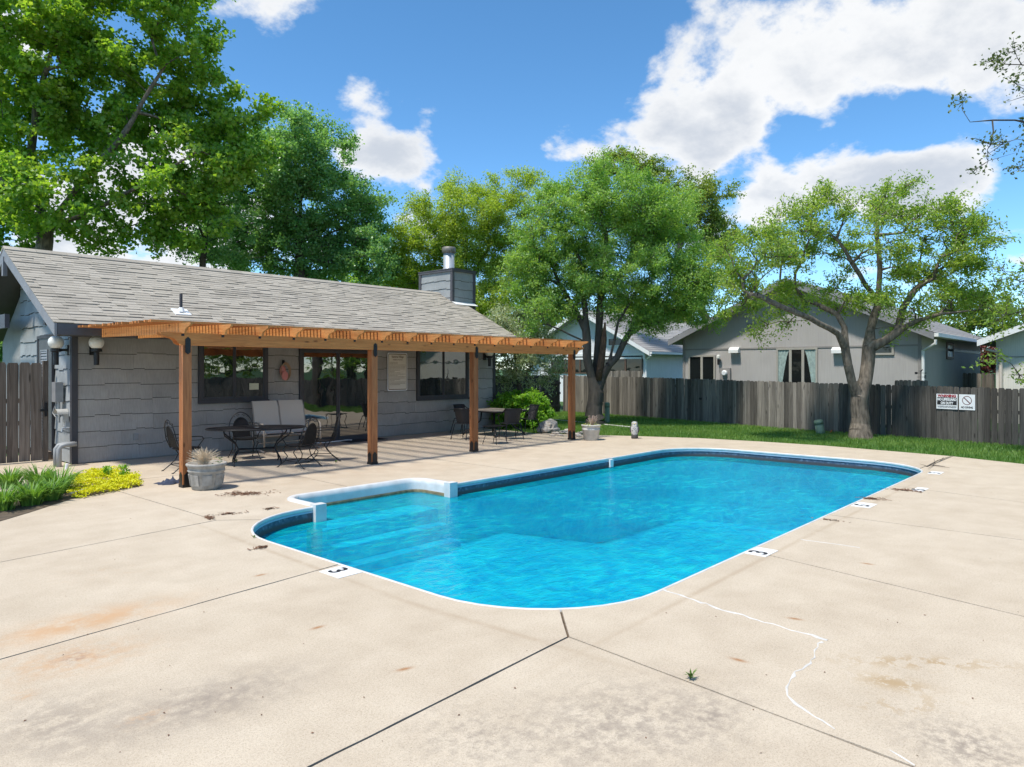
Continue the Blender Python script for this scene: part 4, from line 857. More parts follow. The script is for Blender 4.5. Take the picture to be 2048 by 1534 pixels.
local(tb, 'table_top', MB().prism(el, 2, .712, .722), M['blackmesh'])
local(tb, 'rim', MB().tube([(a, b, .712) for a, b in el] + [(el[0][0], el[0][1], .712)], .016, 8, False), M['black'], True)
for sx in (-1, 1):
    for sy in (-1, 1):
        local(tb, 'leg', MB().tube([(sx * .62, sy * .36, .71), (sx * .60, sy * .33, .60), (sx * .40, sy * .14, .42), (sx * .34, sy * .10, .30), (sx * .42, sy * .20, .14), (sx * .44, sy * .32, .05), (sx * .43, sy * .36, .0)], .014, 8), M['black'], True)
local(tb, 'stretcher', MB().tube([(-.35, .1, .3), (.35, -.1, .3)], .01).tube([(-.35, -.1, .3), (.35, .1, .3)], .01), M['black'])
local(tb, 'umbrella_ring', MB().lathe([(.03, .722), (.05, .724), (.05, .728), (.03, .729)], (0, 0, 0), 14), M['greymetal'])
def face_to(p, q): return math.atan2(q[1] - p[1], q[0] - p[0]) - math.pi / 2
for p, lb in (((7.35, 14.25), 'black iron chair between the oval table and the wall'), ((5.75, 13.35), 'black iron chair half hidden behind the first pergola post'),
              ((7.45, 12.28), 'black iron chair nearest the camera at the front of the oval table'), ((8.25, 12.72), 'black iron chair at the right end of the oval table')):
    iron_chair((p[0], p[1], 0), face_to(p, TC), lb)
# two-seat sling glider
gl = thing('glider_bench', 'tan two-seat sling glider bench beside the sliding door', 'bench', (8.78, 15.0, 0), R_(180) + R_(-3))
for s in (-1, 1):
    c = s * .325; V_ = []; prof = [(.30, .43), (.20, .42), (.0, .40), (-.18, .39), (-.26, .46), (-.34, .72), (-.40, 1.0), (-.47, 1.14)]
    mbs = MB()
    for (yy, zz_) in prof: V_ += [(c - .305, yy, zz_), (c + .305, yy, zz_)]
    mbs.add(V_, [(2 * i, 2 * i + 1, 2 * i + 3, 2 * i + 2) for i in range(len(prof) - 1)]); mbs.add([(a, b, cc - .012) for a, b, cc in V_], [(2 * i, 2 * i + 2, 2 * i + 3, 2 * i + 1) for i in range(len(prof) - 1)])
    local(gl, 'sling_seat', mbs, M['sling'], True)
    for e in (-.315, .315): local(gl, 'seat_rail', MB().tube([(c + e, a, b - .005) for a, b in prof], .013, 8), M['taupe'], True)
for s in (-1, 1):
    x = s * .70
    local(gl, 'arm', MB().tube([(x, -.34, .62), (x, -.1, .66), (x, .22, .64), (x, .30, .60), (x, .30, .10)], .022, 8), M['taupe'], True)
    local(gl, 'leg', MB().tube([(x, .32, .02), (x, .0, .06), (x, -.32, .02)], .02, 8).tube([(x, -.26, .05), (x, -.26, .62)], .02, 8), M['taupe'], True)
local(gl, 'frame', MB().tube([(-.7, .0, .2), (.7, .0, .2)], .018).tube([(-.7, -.26, .3), (.7, -.26, .3)], .018).tube([(-.7, .28, .38), (.7, .28, .38)], .018), M['taupe'])
# ------------------------------------------------------------------ square table with wicker chairs
st_ = thing('square_table', 'square patio table with stone-look top under the right end of the pergola', 'table', (14.75, 14.0, 0), 0)
local(st_, 'frame', MB().box(-.66, .66, -.72, .72, .68, .712), M['black'])
tile_m = plain('stone_tile', (0.26, 0.225, 0.185), 0.55, 0.3, 5, bmp=0.2)
for i in range(3):
    for j in range(3): local(st_, 'tile', MB().box(-.63 + .425 * i, -.63 + .425 * i + .41, -.69 + .465 * j, -.69 + .465 * j + .45, .7125, .722), tile_m)
for sx in (-1, 1):
    for sy in (-1, 1): local(st_, 'leg', MB().tube([(sx * .25, sy * .25, .68), (sx * .27, sy * .27, .42), (sx * .42, sy * .42, .22), (sx * .56, sy * .58, .10), (sx * .62, sy * .64, .0)], .024, 8), M['black'], True)
def wicker_chair(loc, face, label):
    t = thing('wicker_chair', label, 'chair', loc, face, 'black wicker stacking chairs')
    local(t, 'seat', MB().prism(rounded(-.23, .23, -.22, .22, .08), 2, .415, .435), M['wicker'])
    A = np.linspace(R_(200), R_(340), 13); V_ = []; 
    for k, (z, rx, ry, oy) in enumerate(((.44, .23, .20, -.0), (.60, .245, .23, -.02), (.76, .255, .25, -.05), (.82, .25, .25, -.06))):
        V_ += [(rx * math.cos(a), oy + ry * math.sin(a), z) for a in A]
    n_ = len(A); F_ = [(k * n_ + i, k * n_ + i + 1, (k + 1) * n_ + i + 1, (k + 1) * n_ + i) for k in range(3) for i in range(n_ - 1)]
    local(t, 'backrest', MB().add(V_, F_), M['wicker'], True)
    local(t, 'arm_frame', MB().tube([(-.24, .20, .42), (-.28, .22, .60), (-.29, .10, .66), (-.27, -.12, .74)] + [(.26 * math.cos(a), -.06 + .255 * math.sin(a), .825) for a in np.linspace(R_(205), R_(335), 11)] + [(.27, -.12, .74), (.29, .10, .66), (.28, .22, .60), (.24, .20, .42)], .013, 8), M['black'], True)
    for sx in (-1, 1):
        local(t, 'leg', MB().tube([(sx * .22, .19, .43), (sx * .25, .25, .0)], .012, 8), M['black'])
        local(t, 'leg', MB().tube([(sx * .20, -.18, .43), (sx * .25, -.30, .0)], .012, 8), M['black'])
    return t
SC_ = (14.75, 14.0)
for p, lb in (((13.35, 13.75), 'black wicker chair at the left side of the square table behind the third post'), ((14.2, 12.85), 'black wicker chair at the front of the square table'),
              ((15.75, 13.55), 'black wicker chair at the right end of the square table'), ((14.6, 15.1), 'black wicker chair between the square table and the wall')):
    wicker_chair((p[0], p[1], 0), face_to(p, SC_), lb)
ot = thing('side_table', 'small black mesh-top side table with thin bowed legs in front of the square table', 'table', (13.05, 12.35, 0), R_(10))
local(ot, 'table_top', MB().prism(rounded(-.27, .27, -.22, .22, .04), 2, .44, .455), M['blackmesh'])
for sx in (-1, 1):
    for sy in (-1, 1): local(ot, 'leg', MB().tube([(sx * .22, sy * .17, .44), (sx * .24, sy * .19, .36), (sx * .20, sy * .16, .22), (sx * .24, sy * .2, .04), (sx * .25, sy * .21, .0)], .009, 8), M['black'], True)
# crumpled cloth beside the first post
cl = MB(); gN = 14; V_ = []; c0 = at(343, 966)
for i in range(gN):
    for j in range(gN):
        u, v_ = i / (gN - 1) - .5, j / (gN - 1) - .5; hgt = max(0.004, .10 * math.exp(-(u * u + v_ * v_) * 9) * (0.6 + .5 * math.sin(u * 23 + v_ * 9)) + .02 * math.sin(v_ * 31 + u * 17) * math.exp(-(u * u + v_ * v_) * 4))
        V_.append((c0.x + u * .42 + .03 * math.sin(v_ * 14), c0.y + v_ * .34 + .03 * math.sin(u * 12), hgt))
cl.add(V_, [(i * gN + j, i * gN + j + 1, (i + 1) * gN + j + 1, (i + 1) * gN + j) for i in range(gN - 1) for j in range(gN - 1)])
tag(cl.build('cloth', plain('navy_cloth', (0.035, 0.045, 0.075), 0.9, 0.7, 9), None, True), 'crumpled dark blue cloth on the deck beside the first pergola post', 'cloth')

# ------------------------------------------------------------------ planters and deck odds and ends
def pot1():
    b = at(413, 977); t = thing('stone_planter', 'weathered stone planter with dry straw plant by the first post', 'planter', (b.x, b.y, 0))
    wob = lambda a, z: .012 * math.sin(8 * a) if z < .30 else .004 * math.sin(16 * a)
    local(t, 'pot', MB().lathe([(.20, 0), (.215, .015), (.225, .05), (.262, .27), (.275, .285), (.28, .30), (.268, .315), (.282, .36), (.30, .375), (.305, .40), (.295, .412), (.265, .412), (.25, .36)], (0, 0, 0), 40, wob), M['stonepot'], True)
    for k in range(8):
        a = 2 * math.pi * (k + .5) / 8; ca, sa = math.cos(a), math.sin(a); tg = Vector((-sa, ca, 0)); nrm2 = Vector((ca, sa, -.15)).normalized()
        up_ = nrm2.cross(tg); up_ = up_ if up_.z > 0 else -up_
        local(t, 'relief_panel', MB().obox(Vector((ca * .243, sa * .243, .155)), tg, up_, nrm2, .072, .085, .010), M['stonepot'])
    local(t, 'soil', MB().lathe([(.262, .345), (.25, .36), (.01, .365)], (0, 0, 0), 24), M['soil'])
    pl = MB()
    for k in range(230):
        a = random.uniform(0, 6.28); sp = random.uniform(.02, .27); hh = random.uniform(.12, .33) * (1 - .3 * sp / .3)
        p0 = (-.05 + random.uniform(-.03, .03), random.uniform(-.03, .03), .36); p2 = (-.05 + sp * math.cos(a), sp * math.sin(a), .36 + hh); p1 = ((p0[0] + p2[0]) / 2 * .8, (p0[1] + p2[1]) / 2 * .8, .36 + hh * .65)
        pl.tube([p0, p1, p2], [.004, .003, .0015], 3, False)
    local(t, 'dry_plant', pl, M['dry'])
    gm = MB()
    for k in range(24):
        a = random.uniform(0, 6.28); c = Vector((.16, -.06, .37)) + Vector((random.uniform(-.06, .06), random.uniform(-.06, .06), random.uniform(0, .12))); gm.add([c, c + Vector((.03 * math.cos(a), .03 * math.sin(a), .015)), c + Vector((.05 * math.cos(a), .05 * math.sin(a), .0))], [(0, 1, 2)])
    local(t, 'green_weed', gm, plain('weed_green', (0.07, 0.17, 0.03), 0.8, 0.3, 20, bmp=0))
def pot2():
    b = at(1182, 880); t = thing('pale_planter', 'pale round planter with yellow-green plant beside the last pergola post', 'planter', (b.x, b.y, 0))
    local(t, 'pot', MB().lathe([(.18, 0), (.19, .01), (.235, .27), (.242, .275), (.242, .30), (.232, .305), (.245, .37), (.258, .378), (.262, .405), (.235, .41), (.225, .36)], (0, 0, 0), 32), M['whitepot'], True)
    local(t, 'soil', MB().lathe([(.23, .35), (.22, .36), (.01, .365)], (0, 0, 0), 20), M['soil'])
    pl = MB()
    for k in range(260):
        a = random.uniform(0, 6.28); r_ = .27 * math.sqrt(random.random()); c = Vector((r_ * math.cos(a), r_ * math.sin(a), .37 + random.uniform(.0, .12) * (1.2 - r_ / .27))); b2 = random.uniform(0, 6.28); e = Vector((math.cos(b2), math.sin(b2), random.uniform(-.2, .5))) * .04; f_ = Vector((-math.sin(b2), math.cos(b2), .3)) * .014
        pl.add([c, c + e * .5 + f_, c + e, c + e * .5 - f_], [(0, 1, 2, 3)])
    local(t, 'foliage', pl, plain('yellow_green_leaf', (0.36, 0.38, 0.10), 0.7, 0.3, 30, bmp=0))
    sp_ = MB()
    for k in range(46):
        a = random.uniform(0, 6.28); r_ = random.uniform(.0, .16); sp_.tube([(.06, 0, .36), (.06 + r_ * .5 * math.cos(a), r_ * .5 * math.sin(a), .46), (.06 + r_ * math.cos(a), r_ * math.sin(a), random.uniform(.5, .66))], [.004, .004, .006], 3, False)
    local(t, 'dry_plant', sp_, plain('pinkish_dry_stem', (0.50, 0.36, 0.28), 0.9, 0.2, 20, bmp=0))
pot1(); pot2()
# owl decoy
ob = at(1269, 877); ow = thing('owl_decoy', 'grey plastic owl decoy standing on the deck edge', 'owl decoy', (ob.x, ob.y, 0), math.atan2(-ob.y, -ob.x))
def mk_owl():
    m, n, l, p = new_mat('owl_plumage'); tcn = n.new('ShaderNodeTexCoord'); v = mapping(n, l, tcn.outputs['Object'], (1, 1, .55)); vo = n.new('ShaderNodeTexVoronoi'); vo.inputs['Scale'].default_value = 34; l.new(v, vo.inputs['Vector'])
    l.new(ramp_out(n, l, vo.outputs['Distance'], [(0.15, (0.05, 0.045, 0.04)), (0.32, (0.30, 0.29, 0.28)), (0.6, (0.50, 0.49, 0.47))]), p.inputs['Base Color']); p.inputs['Roughness'].default_value = .7; return m
owm = mk_owl(); odk = plain('owl_dark', (0.06, 0.055, 0.05), .7, .4, 40)
local(ow, 'body', MB().lathe([(.075, .0), (.08, .02), (.078, .10), (.092, .16), (.10, .24), (.092, .31), (.078, .35), (.082, .385), (.078, .43), (.055, .455), (.008, .465)], (0, 0, 0), 22), owm, True)
local(ow, 'stump_base', MB().lathe([(.088, .0), (.094, .03), (.09, .10), (.07, .125)], (0, 0, 0), 16, lambda a, z: .05 * math.sin(5 * a)), odk, True)
for s in (-1, 1):
    local(ow, 'ear_tuft', MB().add([(.03, s * .03, .44), (-.03, s * .03, .44), (.0, s * .065, .44), (.005, s * .072, .505)], [(0, 1, 3), (1, 2, 3), (2, 0, 3), (0, 2, 1)]), odk)
    local(ow, 'wing', MB().lathe([(.01, .15), (.035, .18), (.045, .25), (.035, .31), (.005, .345)], (-.015, s * .088, 0), 10), odk, True)
    local(ow, 'eye', MB().lathe([(.0, -.004), (.016, 0), (.012, .006), (.0, .009)], (0, 0, 0), 10), plain('owl_eye_%d' % s, (0.55, 0.40, 0.05), .3, .1, 20, bmp=0)).matrix_local = Matrix.Translation((.078, s * .032, .405)) @ Matrix.Rotation(R_(90), 4, 'Y')
local(ow, 'beak', MB().add([(.08, -.01, .395), (.08, .01, .395), (.10, 0, .385), (.085, 0, .365)], [(0, 1, 2), (0, 2, 3), (1, 3, 2), (0, 3, 1)]), odk)
local(ow, 'face', MB().lathe([(.0, -.004), (.035, 0), (.03, .004), (.0, .006)], (0, 0, 0), 12), M['white']).matrix_local = Matrix.Translation((.074, 0, .375)) @ Matrix.Rotation(R_(90), 4, 'Y') @ Matrix.Scale(1.5, 4, (0, 1, 0))
# rocks by the last post
def rock(c, s, label, name='rock', group=None, seed=0):
    rr = random.Random(seed); bm = bmesh.new(); bmesh.ops.create_icosphere(bm, subdivisions=3, radius=1)
    ph = [rr.uniform(0, 6.3) for _ in range(9)]
    for v in bm.verts:
        d = v.co.copy(); k = 1 + .16 * math.sin(3 * d.x + ph[0]) + .14 * math.sin(4 * d.y + ph[1]) + .10 * math.sin(7 * d.z + ph[2]) + .07 * math.sin(11 * d.x + 9 * d.y + ph[3]) + .05 * math.sin(17 * d.z + 13 * d.x + ph[4])
        v.co = Vector((d.x * s[0], d.y * s[1], d.z * s[2])) * k
    me = bpy.data.meshes.new(name); bm.to_mesh(me); bm.free(); me.materials.append(M['rock']); o = link(name, me); o.location = (c[0], c[1], s[2] * .55); o.rotation_euler = (0, 0, rr.uniform(0, 6)); tag(o, label, 'rock', group)
g = at(1088, 866); rock((g.x + .2, g.y), (.36, .27, .22), 'rough pale limestone boulder between the patio chairs and the last post', seed=3)
for k, (px, py, s) in enumerate([(1112, 868, .13), (1128, 866, .15), (1122, 872, .10), (1140, 868, .13), (1153, 870, .12), (1166, 868, .16), (1158, 873, .09), (1104, 872, .09), (1135, 862, .12), (1174, 872, .10)]):
    g = at(px, py); rock((g.x, g.y), (s, s * .8, s * .35), ('small flat limestone edging stone, %s of ten from the left by the last post' % ('first', 'second', 'third', 'fourth', 'fifth', 'sixth', 'seventh', 'eighth', 'ninth', 'tenth')[sorted([1112, 1128, 1122, 1140, 1153, 1166, 1158, 1104, 1135, 1174]).index(px)]), 'edging_stone', 'flat edging stones by the last post', 20 + k)
# litter clumps, twigs, weeds
def litter(px, py, rx, ry, n_, label, ang=0.0):
    c = at(px, py); mb = MB()
    for k in range(int(n_ * .6)):
        a = random.uniform(0, 6.28); r_ = abs(random.gauss(0, .55)); u = rx * r_ * math.cos(a); v_ = ry * r_ * math.sin(a); x = c.x + u * math.cos(ang) - v_ * math.sin(ang); y = c.y + u * math.sin(ang) + v_ * math.cos(ang)
        b = random.uniform(0, 6.28); L_ = random.uniform(.012, .045); wd = random.uniform(.002, .006); e = Vector((math.cos(b), math.sin(b), 0)); f_ = Vector((-math.sin(b), math.cos(b), 0)); z = random.uniform(.002, .014); p = Vector((x, y, z))
        mb.add([p - e * L_ - f_ * wd, p + e * L_ - f_ * wd, p + e * L_ + f_ * wd + Vector((0, 0, .004)), p - e * L_ + f_ * wd + Vector((0, 0, .006))], [(0, 1, 2, 3)])
    tag(mb.build('leaf_litter', M['litter']), label, 'litter', 'swept-up leaf litter on the deck')
litter(490, 988, .40, .20, 420, 'oval patch of brown leaf litter between stone planter and pool steps', R_(-35))
litter(418, 1036, .15, .05, 90, 'narrow line of brown litter in the deck joint left of the pool corner', R_(80))
litter(458, 1028, .20, .07, 90, 'streak of brown litter between the deck joint and the pool steps', R_(-25))
litter(540, 1018, .14, .05, 50, 'thin streak of litter just left of the pool step rim', R_(-20))
litter(522, 1096, .10, .05, 60, 'small dark litter clump beside the near left pool edge', R_(0))
litter(1742, 998, .20, .12, 150, 'brown litter clump on the right pool edge beside the middle marker', R_(-70))
litter(1808, 981, .28, .12, 160, 'long brown litter clump covering a depth marker near the far right corner', R_(-85))
litter(1655, 1040, .45, .02, 40, 'thin line of litter in the joint on the right side of the pool', R_(-85))
dots = MB()
for k in range(90):
    px, py = random.uniform(20, 2040), 780 + 740 * random.random() ** .8; c = at(px, max(py, 905)); 
    if in_poly(offset_poly(POOL, .15), c.x, c.y) or not in_poly(DECK, c.x, c.y) or c.length > 18: continue
    b = random.uniform(0, 6.28); s = random.uniform(.004, .012); e = Vector((math.cos(b), math.sin(b), 0)) * s; f_ = Vector((-math.sin(b), math.cos(b), 0)) * s * .4; c.z = .003; dots.add([c - e, c + f_ + Vector((0, 0, .004)), c + e, c - f_], [(0, 1, 2, 3)])
o = dots.build('leaf_specks', M['litter']); o['kind'] = 'stuff'; o['label'] = 'tiny dead leaf specks scattered over the concrete deck'
tw = MB(); a0 = at(1853, 934); a1 = at(1907, 912)
tw.tube([a0 + Vector((0, 0, .01)), a0 * .6 + a1 * .4 + Vector((0, 0, .04)), a1 + Vector((0, 0, .012))], [.012, .009, .004], 6)
for (p, q) in (((1862, 931), (1900, 939)), ((1866, 931), (1890, 936)), ((1870, 928), (1868, 920)), ((1880, 922), (1888, 917)), ((1856, 934), (1840, 931)), ((1868, 931), (1856, 940))):
    tw.tube([at(*p) + Vector((0, 0, .015)), at(*q) + Vector((0, 0, .03))], [.007, .003], 5)
tag(tw.build('fallen_twig', M['bark']), 'fallen forked twig on the deck beyond the far right pool corner', 'twig')
def weed(px, py, label, n_=16, h=.06):
    c = at(px, py); mb = MB()
    for k in range(n_):
        a = random.uniform(0, 6.28); e = Vector((math.cos(a), math.sin(a), 0)); f_ = Vector((-math.sin(a), math.cos(a), 0)) * .006; t_ = c + e * h * random.uniform(.4, .9) + Vector((0, 0, h * random.uniform(.3, 1))); m_ = c * .5 + t_ * .5 + Vector((0, 0, h * .2))
        mb.add([c, m_ - f_, t_, m_ + f_], [(0, 1, 2, 3)])
    tag(mb.build('crack_weed', plain('weed_leaf', (0.10, 0.17, 0.03), 0.8, 0.4, 40, bmp=0)), label, 'weed', 'weeds in the deck joints')
weed(1381, 1358, 'small green weed in the diagonal joint in the foreground'); weed(508, 1076, 'tiny green weed in the joint left of the pool', 10, .04); weed(672, 925, 'small weed in the patio joint left of the second post', 18, .06); weed(472, 925, 'grassy weed under the oval table', 30, .09)

# ------------------------------------------------------------------ fences
def plank_mesh(wd, h, mat, th=.018):
    c = .025; mb = MB().prism([(-wd / 2, 0), (wd / 2, 0), (wd / 2, h - c), (wd / 2 - c, h), (-wd / 2 + c, h), (-wd / 2, h - c)], 1, -th / 2, th / 2)
    return mb.mesh('plank', mat)
def fence(path, name, label, mat, hfun, wd=.143, gap=.005, z0=-.04, rails=True, inside=1):
    t = thing(name, label, 'fence', (path[0][0], path[0][1], 0)); vm = [plank_mesh(wd * k, 1.0, mat) for k in (.97, 1.0, 1.02)]; total = 0
    for a, b in zip(path[:-1], path[1:]):
        a = Vector(a); b = Vector(b); d = (b - a); n_ = max(1, int(round(d.length / (wd + gap)))); ang = math.atan2(d.y, d.x); e = d.normalized(); nn = Vector((-e.y, e.x))
        for k in range(n_):
            f = (k + .5) / n_; p = a + d * f; h = hfun(p) + random.uniform(-.02, .012) - z0
            o = bpy.data.objects.new('plank', random.choice(vm)); COL.objects.link(o); o.parent = t; o.location = (p.x - path[0][0] + nn.x * random.uniform(-.004, .004), p.y - path[0][1] + nn.y * random.uniform(-.004, .004), z0); o.rotation_euler = (random.uniform(-.008, .008), random.uniform(-.006, .006), ang); o.scale = (1, 1, h); total += 1
        if rails:
            for zr in (.25, .8, 1.25):
                c = (a + b) / 2 + nn * inside * .035; o = MB().obox((c.x, c.y, zr), (e.x, e.y, 0), (nn.x, nn.y, 0), (0, 0, 1), d.length / 2, .019, .045).build('rail', mat, t)
    return t
FH = lambda p: 1.40 + .012 * max(0, p.y - 2)
fpath = [(25.15, 19.6), (24.26, 14.6), (23.62, 12.15)]
fence(fpath, 'board_fence', 'weathered grey board fence behind the multi-stem tree', M['fence'], FH)
fence([(23.62, 12.15), (23.32, 11.0)], 'fence_gate', 'fence gate section with latch left of the green pedestal', M['fence'], FH)
lt = at(1400, 797); gate = bpy.data.objects['fence_gate']; MB().box(23.52, 23.56, 12.05, 12.13, .78, .85).build('latch', M['black'], gate)
f3 = [(23.32, 11.0), (22.75, 8.9), (22.40, 7.0)]
fence(f3, 'board_fence', 'weathered grey board fence left of the spreading tree', M['fence'], FH)
f4 = [(22.40, 7.0), (22.15, 4.9), (21.75, 3.5), (21.45, 2.3), (20.7, -1.0), (19.6, -6.0), (18.2, -13.0), (9.0, -15.0)]
fence(f4, 'board_fence', 'dark shaded board fence with pool signs right of the spreading tree', M['fence_shaded'], FH)
fence([(25.1, 19.75), (19.2, 20.0)], 'board_fence', 'very dark board fence behind the green shrub at the clubhouse end', M['fence_shaded'], lambda p: 1.62)
fence([(28.5, 20.4), (27.6, 17.0)], 'neighbour_fence', 'pale neighbour fence beyond the multi-stem tree', M['fence'], lambda p: 1.80, rails=False)
fence([(25.2, 5.2), (24.2, 5.9)], 'neighbour_fence', 'short neighbour fence against the downpipe of the grey house', M['fence'], lambda p: 1.54, rails=False)
fence([(33.0, 5.6), (33.0, 3.9)], 'neighbour_fence', 'grey neighbour fence between the grey house and the cream house', M['fence'], lambda p: 1.72, rails=False)
gf = fence([(0.9, 16.95), (4.35, 16.9)], 'side_gate', 'brown weathered board gate left of the clubhouse', M['fence_gate'], lambda p: 2.03, wd=.19, gap=.008, z0=.02)
MB().box(4.36, 4.45, 16.86, 16.94, 0.0, 2.06).build('gate_post', M['fence_gate'], gf); MB().box(4.30, 4.44, 16.83, 16.858, 1.02, 1.07).box(4.38, 4.42, 16.82, 16.858, .92, 1.2).build('hinge', M['black'], gf)
# signs on the fence
e_ = Vector((-.4, -1.4, 0)).normalized(); nrm3 = Vector((-e_.y * -1, e_.x * -1, 0)); nrm3 = Vector((e_.y, -e_.x, 0)); 
if nrm3.x > 0: nrm3 = -nrm3
UPV = Vector((0, 0, 1))
def fence_pt(px, py):
    best = None
    for a, b in zip(f4[:-1], f4[1:]):
        for k in range(200):
            p = Vector(a) + (Vector(b) - Vector(a)) * k / 200; l_ = p.x * RT[0] + p.y * RT[1]; d = p.x * FW[0] + p.y * FW[1]; xx = CX + FPX * l_ / d
            if best is None or abs(xx - px) < best[0]: best = (abs(xx - px), p, d, (Vector(b) - Vector(a)).normalized())
    return best[1], CAMH + (HY - py) * best[2] / FPX, best[3]
def board(px0, px1, py0, py1, label):
    a, za, _ = fence_pt(px0, py1); b, zb, _ = fence_pt(px1, py1); zt = fence_pt((px0 + px1) / 2, py0)[1]; zbm = fence_pt((px0 + px1) / 2, py1)[1]; e = (b - a).normalized(); e3 = Vector((e.x, e.y, 0)); nn = e3.cross(UPV); nn = nn if nn.x < 0 else -nn
    c = Vector(((a.x + b.x) / 2, (a.y + b.y) / 2, (zt + zbm) / 2)) + nn * .026; W = (b - a).length / 2; H = (zt - zbm) / 2
    o = MB().obox(c, e3, nn, UPV, W, .003, H).build('warning_sign', M['sign_white']); tag(o, label, 'sign'); return o, c, e3, nn, W, H
o, c, e3, nn, W, H = board(1874, 1916, 788, 818, 'WARNING NO LIFEGUARD ON DUTY sign on the dark fence')
f0 = c + nn * .0042
text_obj('WARNING', H * .46, f0 + UPV * H * .74, e3, UPV, M['red'], o, 'lettering', .006, W * 2 / (H * 2.6))
MB().obox(c + nn * .0036 + UPV * H * .05, e3, nn, UPV, W * .93, .0006, H * .50).build('black_band', M['ink'], o)
text_obj('NO LIFEGUARD', H * .46, f0 + nn * .0006 + UPV * H * .27, e3, UPV, M['sign_white'], o, 'lettering', .005, W * 2 / (H * 3.6))
text_obj('ON DUTY', H * .46, f0 + nn * .0006 - UPV * H * .22, e3, UPV, M['sign_white'], o, 'lettering', .005, W * 2 / (H * 3.6))
for zz_ in (-.64, -.78): text_obj('NO CHILDREN UNDER 14 MAY USE POOL' if zz_ > -.7 else 'WITHOUT AN ADULT IN ATTENDANCE', H * .13, f0 + UPV * H * zz_, e3, UPV, M['ink'], o, 'lettering', .001, W * 2 / (H * 2.7))
o, c, e3, nn, W, H = board(1919, 1951, 789, 820, 'square NO DIVING sign with crossed-out diver on the dark fence')
f0 = c + nn * .0036; mbr = MB(); cc_ = f0 + UPV * H * .22; rr = H * .58
for k in range(28):
    a0, a1 = 2 * math.pi * k / 28, 2 * math.pi * (k + 1) / 28
    mbr.add([cc_ + (e3 * math.cos(a) + UPV * math.sin(a)) * r_ for a in (a0, a1) for r_ in (rr, rr * .86)], [(0, 2, 3, 1)])
dg_ = (e3 - UPV).normalized(); dn = (e3 + UPV).normalized(); mbr.add([cc_ + dg_ * rr * .9 + dn * .012, cc_ + dg_ * rr * .9 - dn * .012, cc_ - dg_ * rr * .9 - dn * .012, cc_ - dg_ * rr * .9 + dn * .012], [(0, 1, 2, 3)])
mbr.build('prohibition_ring', plain('dark_red_ink', (0.12, 0.025, 0.02), .5, .1, 20, bmp=0), o)
dv = MB(); dv.obox(cc_ - nn * .0015 + e3 * .0, (e3 * .45 + UPV * .9).normalized(), nn, (UPV * .45 - e3 * .9).normalized(), rr * .62, .0005, .013).obox(cc_ - nn * .0015 + (e3 * -.35 - UPV * .5) * rr, (e3 * .2 + UPV * 1).normalized(), nn, (UPV * .2 - e3).normalized(), rr * .25, .0005, .02); dv.build('diver_figure', M['ink'], o)
text_obj('NO DIVING', H * .34, f0 + nn * .0004 - UPV * H * .68, e3, UPV, M['ink'], o, 'lettering', .003, W * 2 / (H * 2.35))

# ------------------------------------------------------------------ lawn furniture: pedestals, weathervane, edging
def pedestal(c, r, h, tilt, label):
    t = thing('utility_pedestal', label, 'utility box', (c.x, c.y, -.05)); t.rotation_euler = (tilt[0], tilt[1], 0); mt = plain('pedestal_green', (0.18, 0.25, 0.17), .6, .12, 6)
    local(t, 'body', MB().lathe([(r * 1.05, 0), (r, .1), (r * .98, h * .8)], (0, 0, 0), 18), mt, True); local(t, 'cap', MB().lathe([(r * 1.04, h * .78), (r * 1.04, h * .93), (r * .9, h), (r * .3, h + .01)], (0, 0, 0), 18), mt, True)
c = at(1642, 866); pedestal(c, .125, .44, (R_(-6), R_(-13)), 'leaning pale green utility pedestal on the lawn beside the spreading tree')
c = at(1203, 846); pedestal(Vector((c.x + .35, c.y - .0, 0)), .09, .75, (0, 0), 'tall narrow green utility pedestal behind the multi-stem trunk')
wv = atd(1842, 775, 21.6); wvn = thing('weathervane', 'black bird weathervane on a pole beyond the dark fence', 'weathervane', (wv.x, wv.y, 0)); wz = CAMH + (HY - 746) * 21.6 / FPX
rv = Vector((RT[0], RT[1], 0))
MB().tube([(wv.x, wv.y, 0), (wv.x, wv.y, wz + .06)], .012, 8).build('pole', M['black'], wvn)
a = Vector((wv.x, wv.y, wz)); s = 21.6 / FPX
mbw = MB().tube([a - rv * 12 * s, a + rv * 12 * s], .006, 6)
dpt = Vector((FW[0], FW[1], 0)) * .004
def flat(pts): 
    k = len(pts); P = [a + rv * x * s + UPV * y * s for x, y in pts]; mbw.add([p - dpt for p in P] + [p + dpt for p in P], [tuple(range(k)), tuple(reversed(range(k, 2 * k)))] + [(i, (i + 1) % k, k + (i + 1) % k, k + i) for i in range(k)])
flat([(-13, 2), (-8, 2), (-6, 0), (-8, -2.3), (-13, -2.3), (-11.5, 0)]); flat([(8, 1), (11.5, 0), (8, -1)])
flat([(-7, 4.0), (-2, 4.4), (1, 5.5), (2.2, 7.6), (3, 8.2), (3.8, 7.8), (3, 7.2), (3, 5.5), (1.5, 3), (-1, 2.8), (-3, 3.6)]); mbw.build('vane', M['black'], wvn)
mbl = MB().tube([a - rv * 8 * s - UPV * 8 * s, a + rv * 8 * s - UPV * 8 * s], .005, 6).tube([a - dpt * 30 - UPV * 8 * s, a + dpt * 30 - UPV * 8 * s], .005, 6); mbl.build('compass_arms', M['black'], wvn)
text_obj('E', .12, a + rv * 8.5 * s - UPV * 8 * s, rv, UPV, M['black'], wvn, 'compass_letter', .006)
ed = [at(1075, 836), at(1130, 841), at(1200, 848), at(1262, 854)]
edo = MB().tube([(p.x, p.y, -.01) for p in ed], .03, 6).build('lawn_edging', M['whitepot']); tag(edo, 'thin pale edging strip crossing the lawn behind the planter', 'edging')
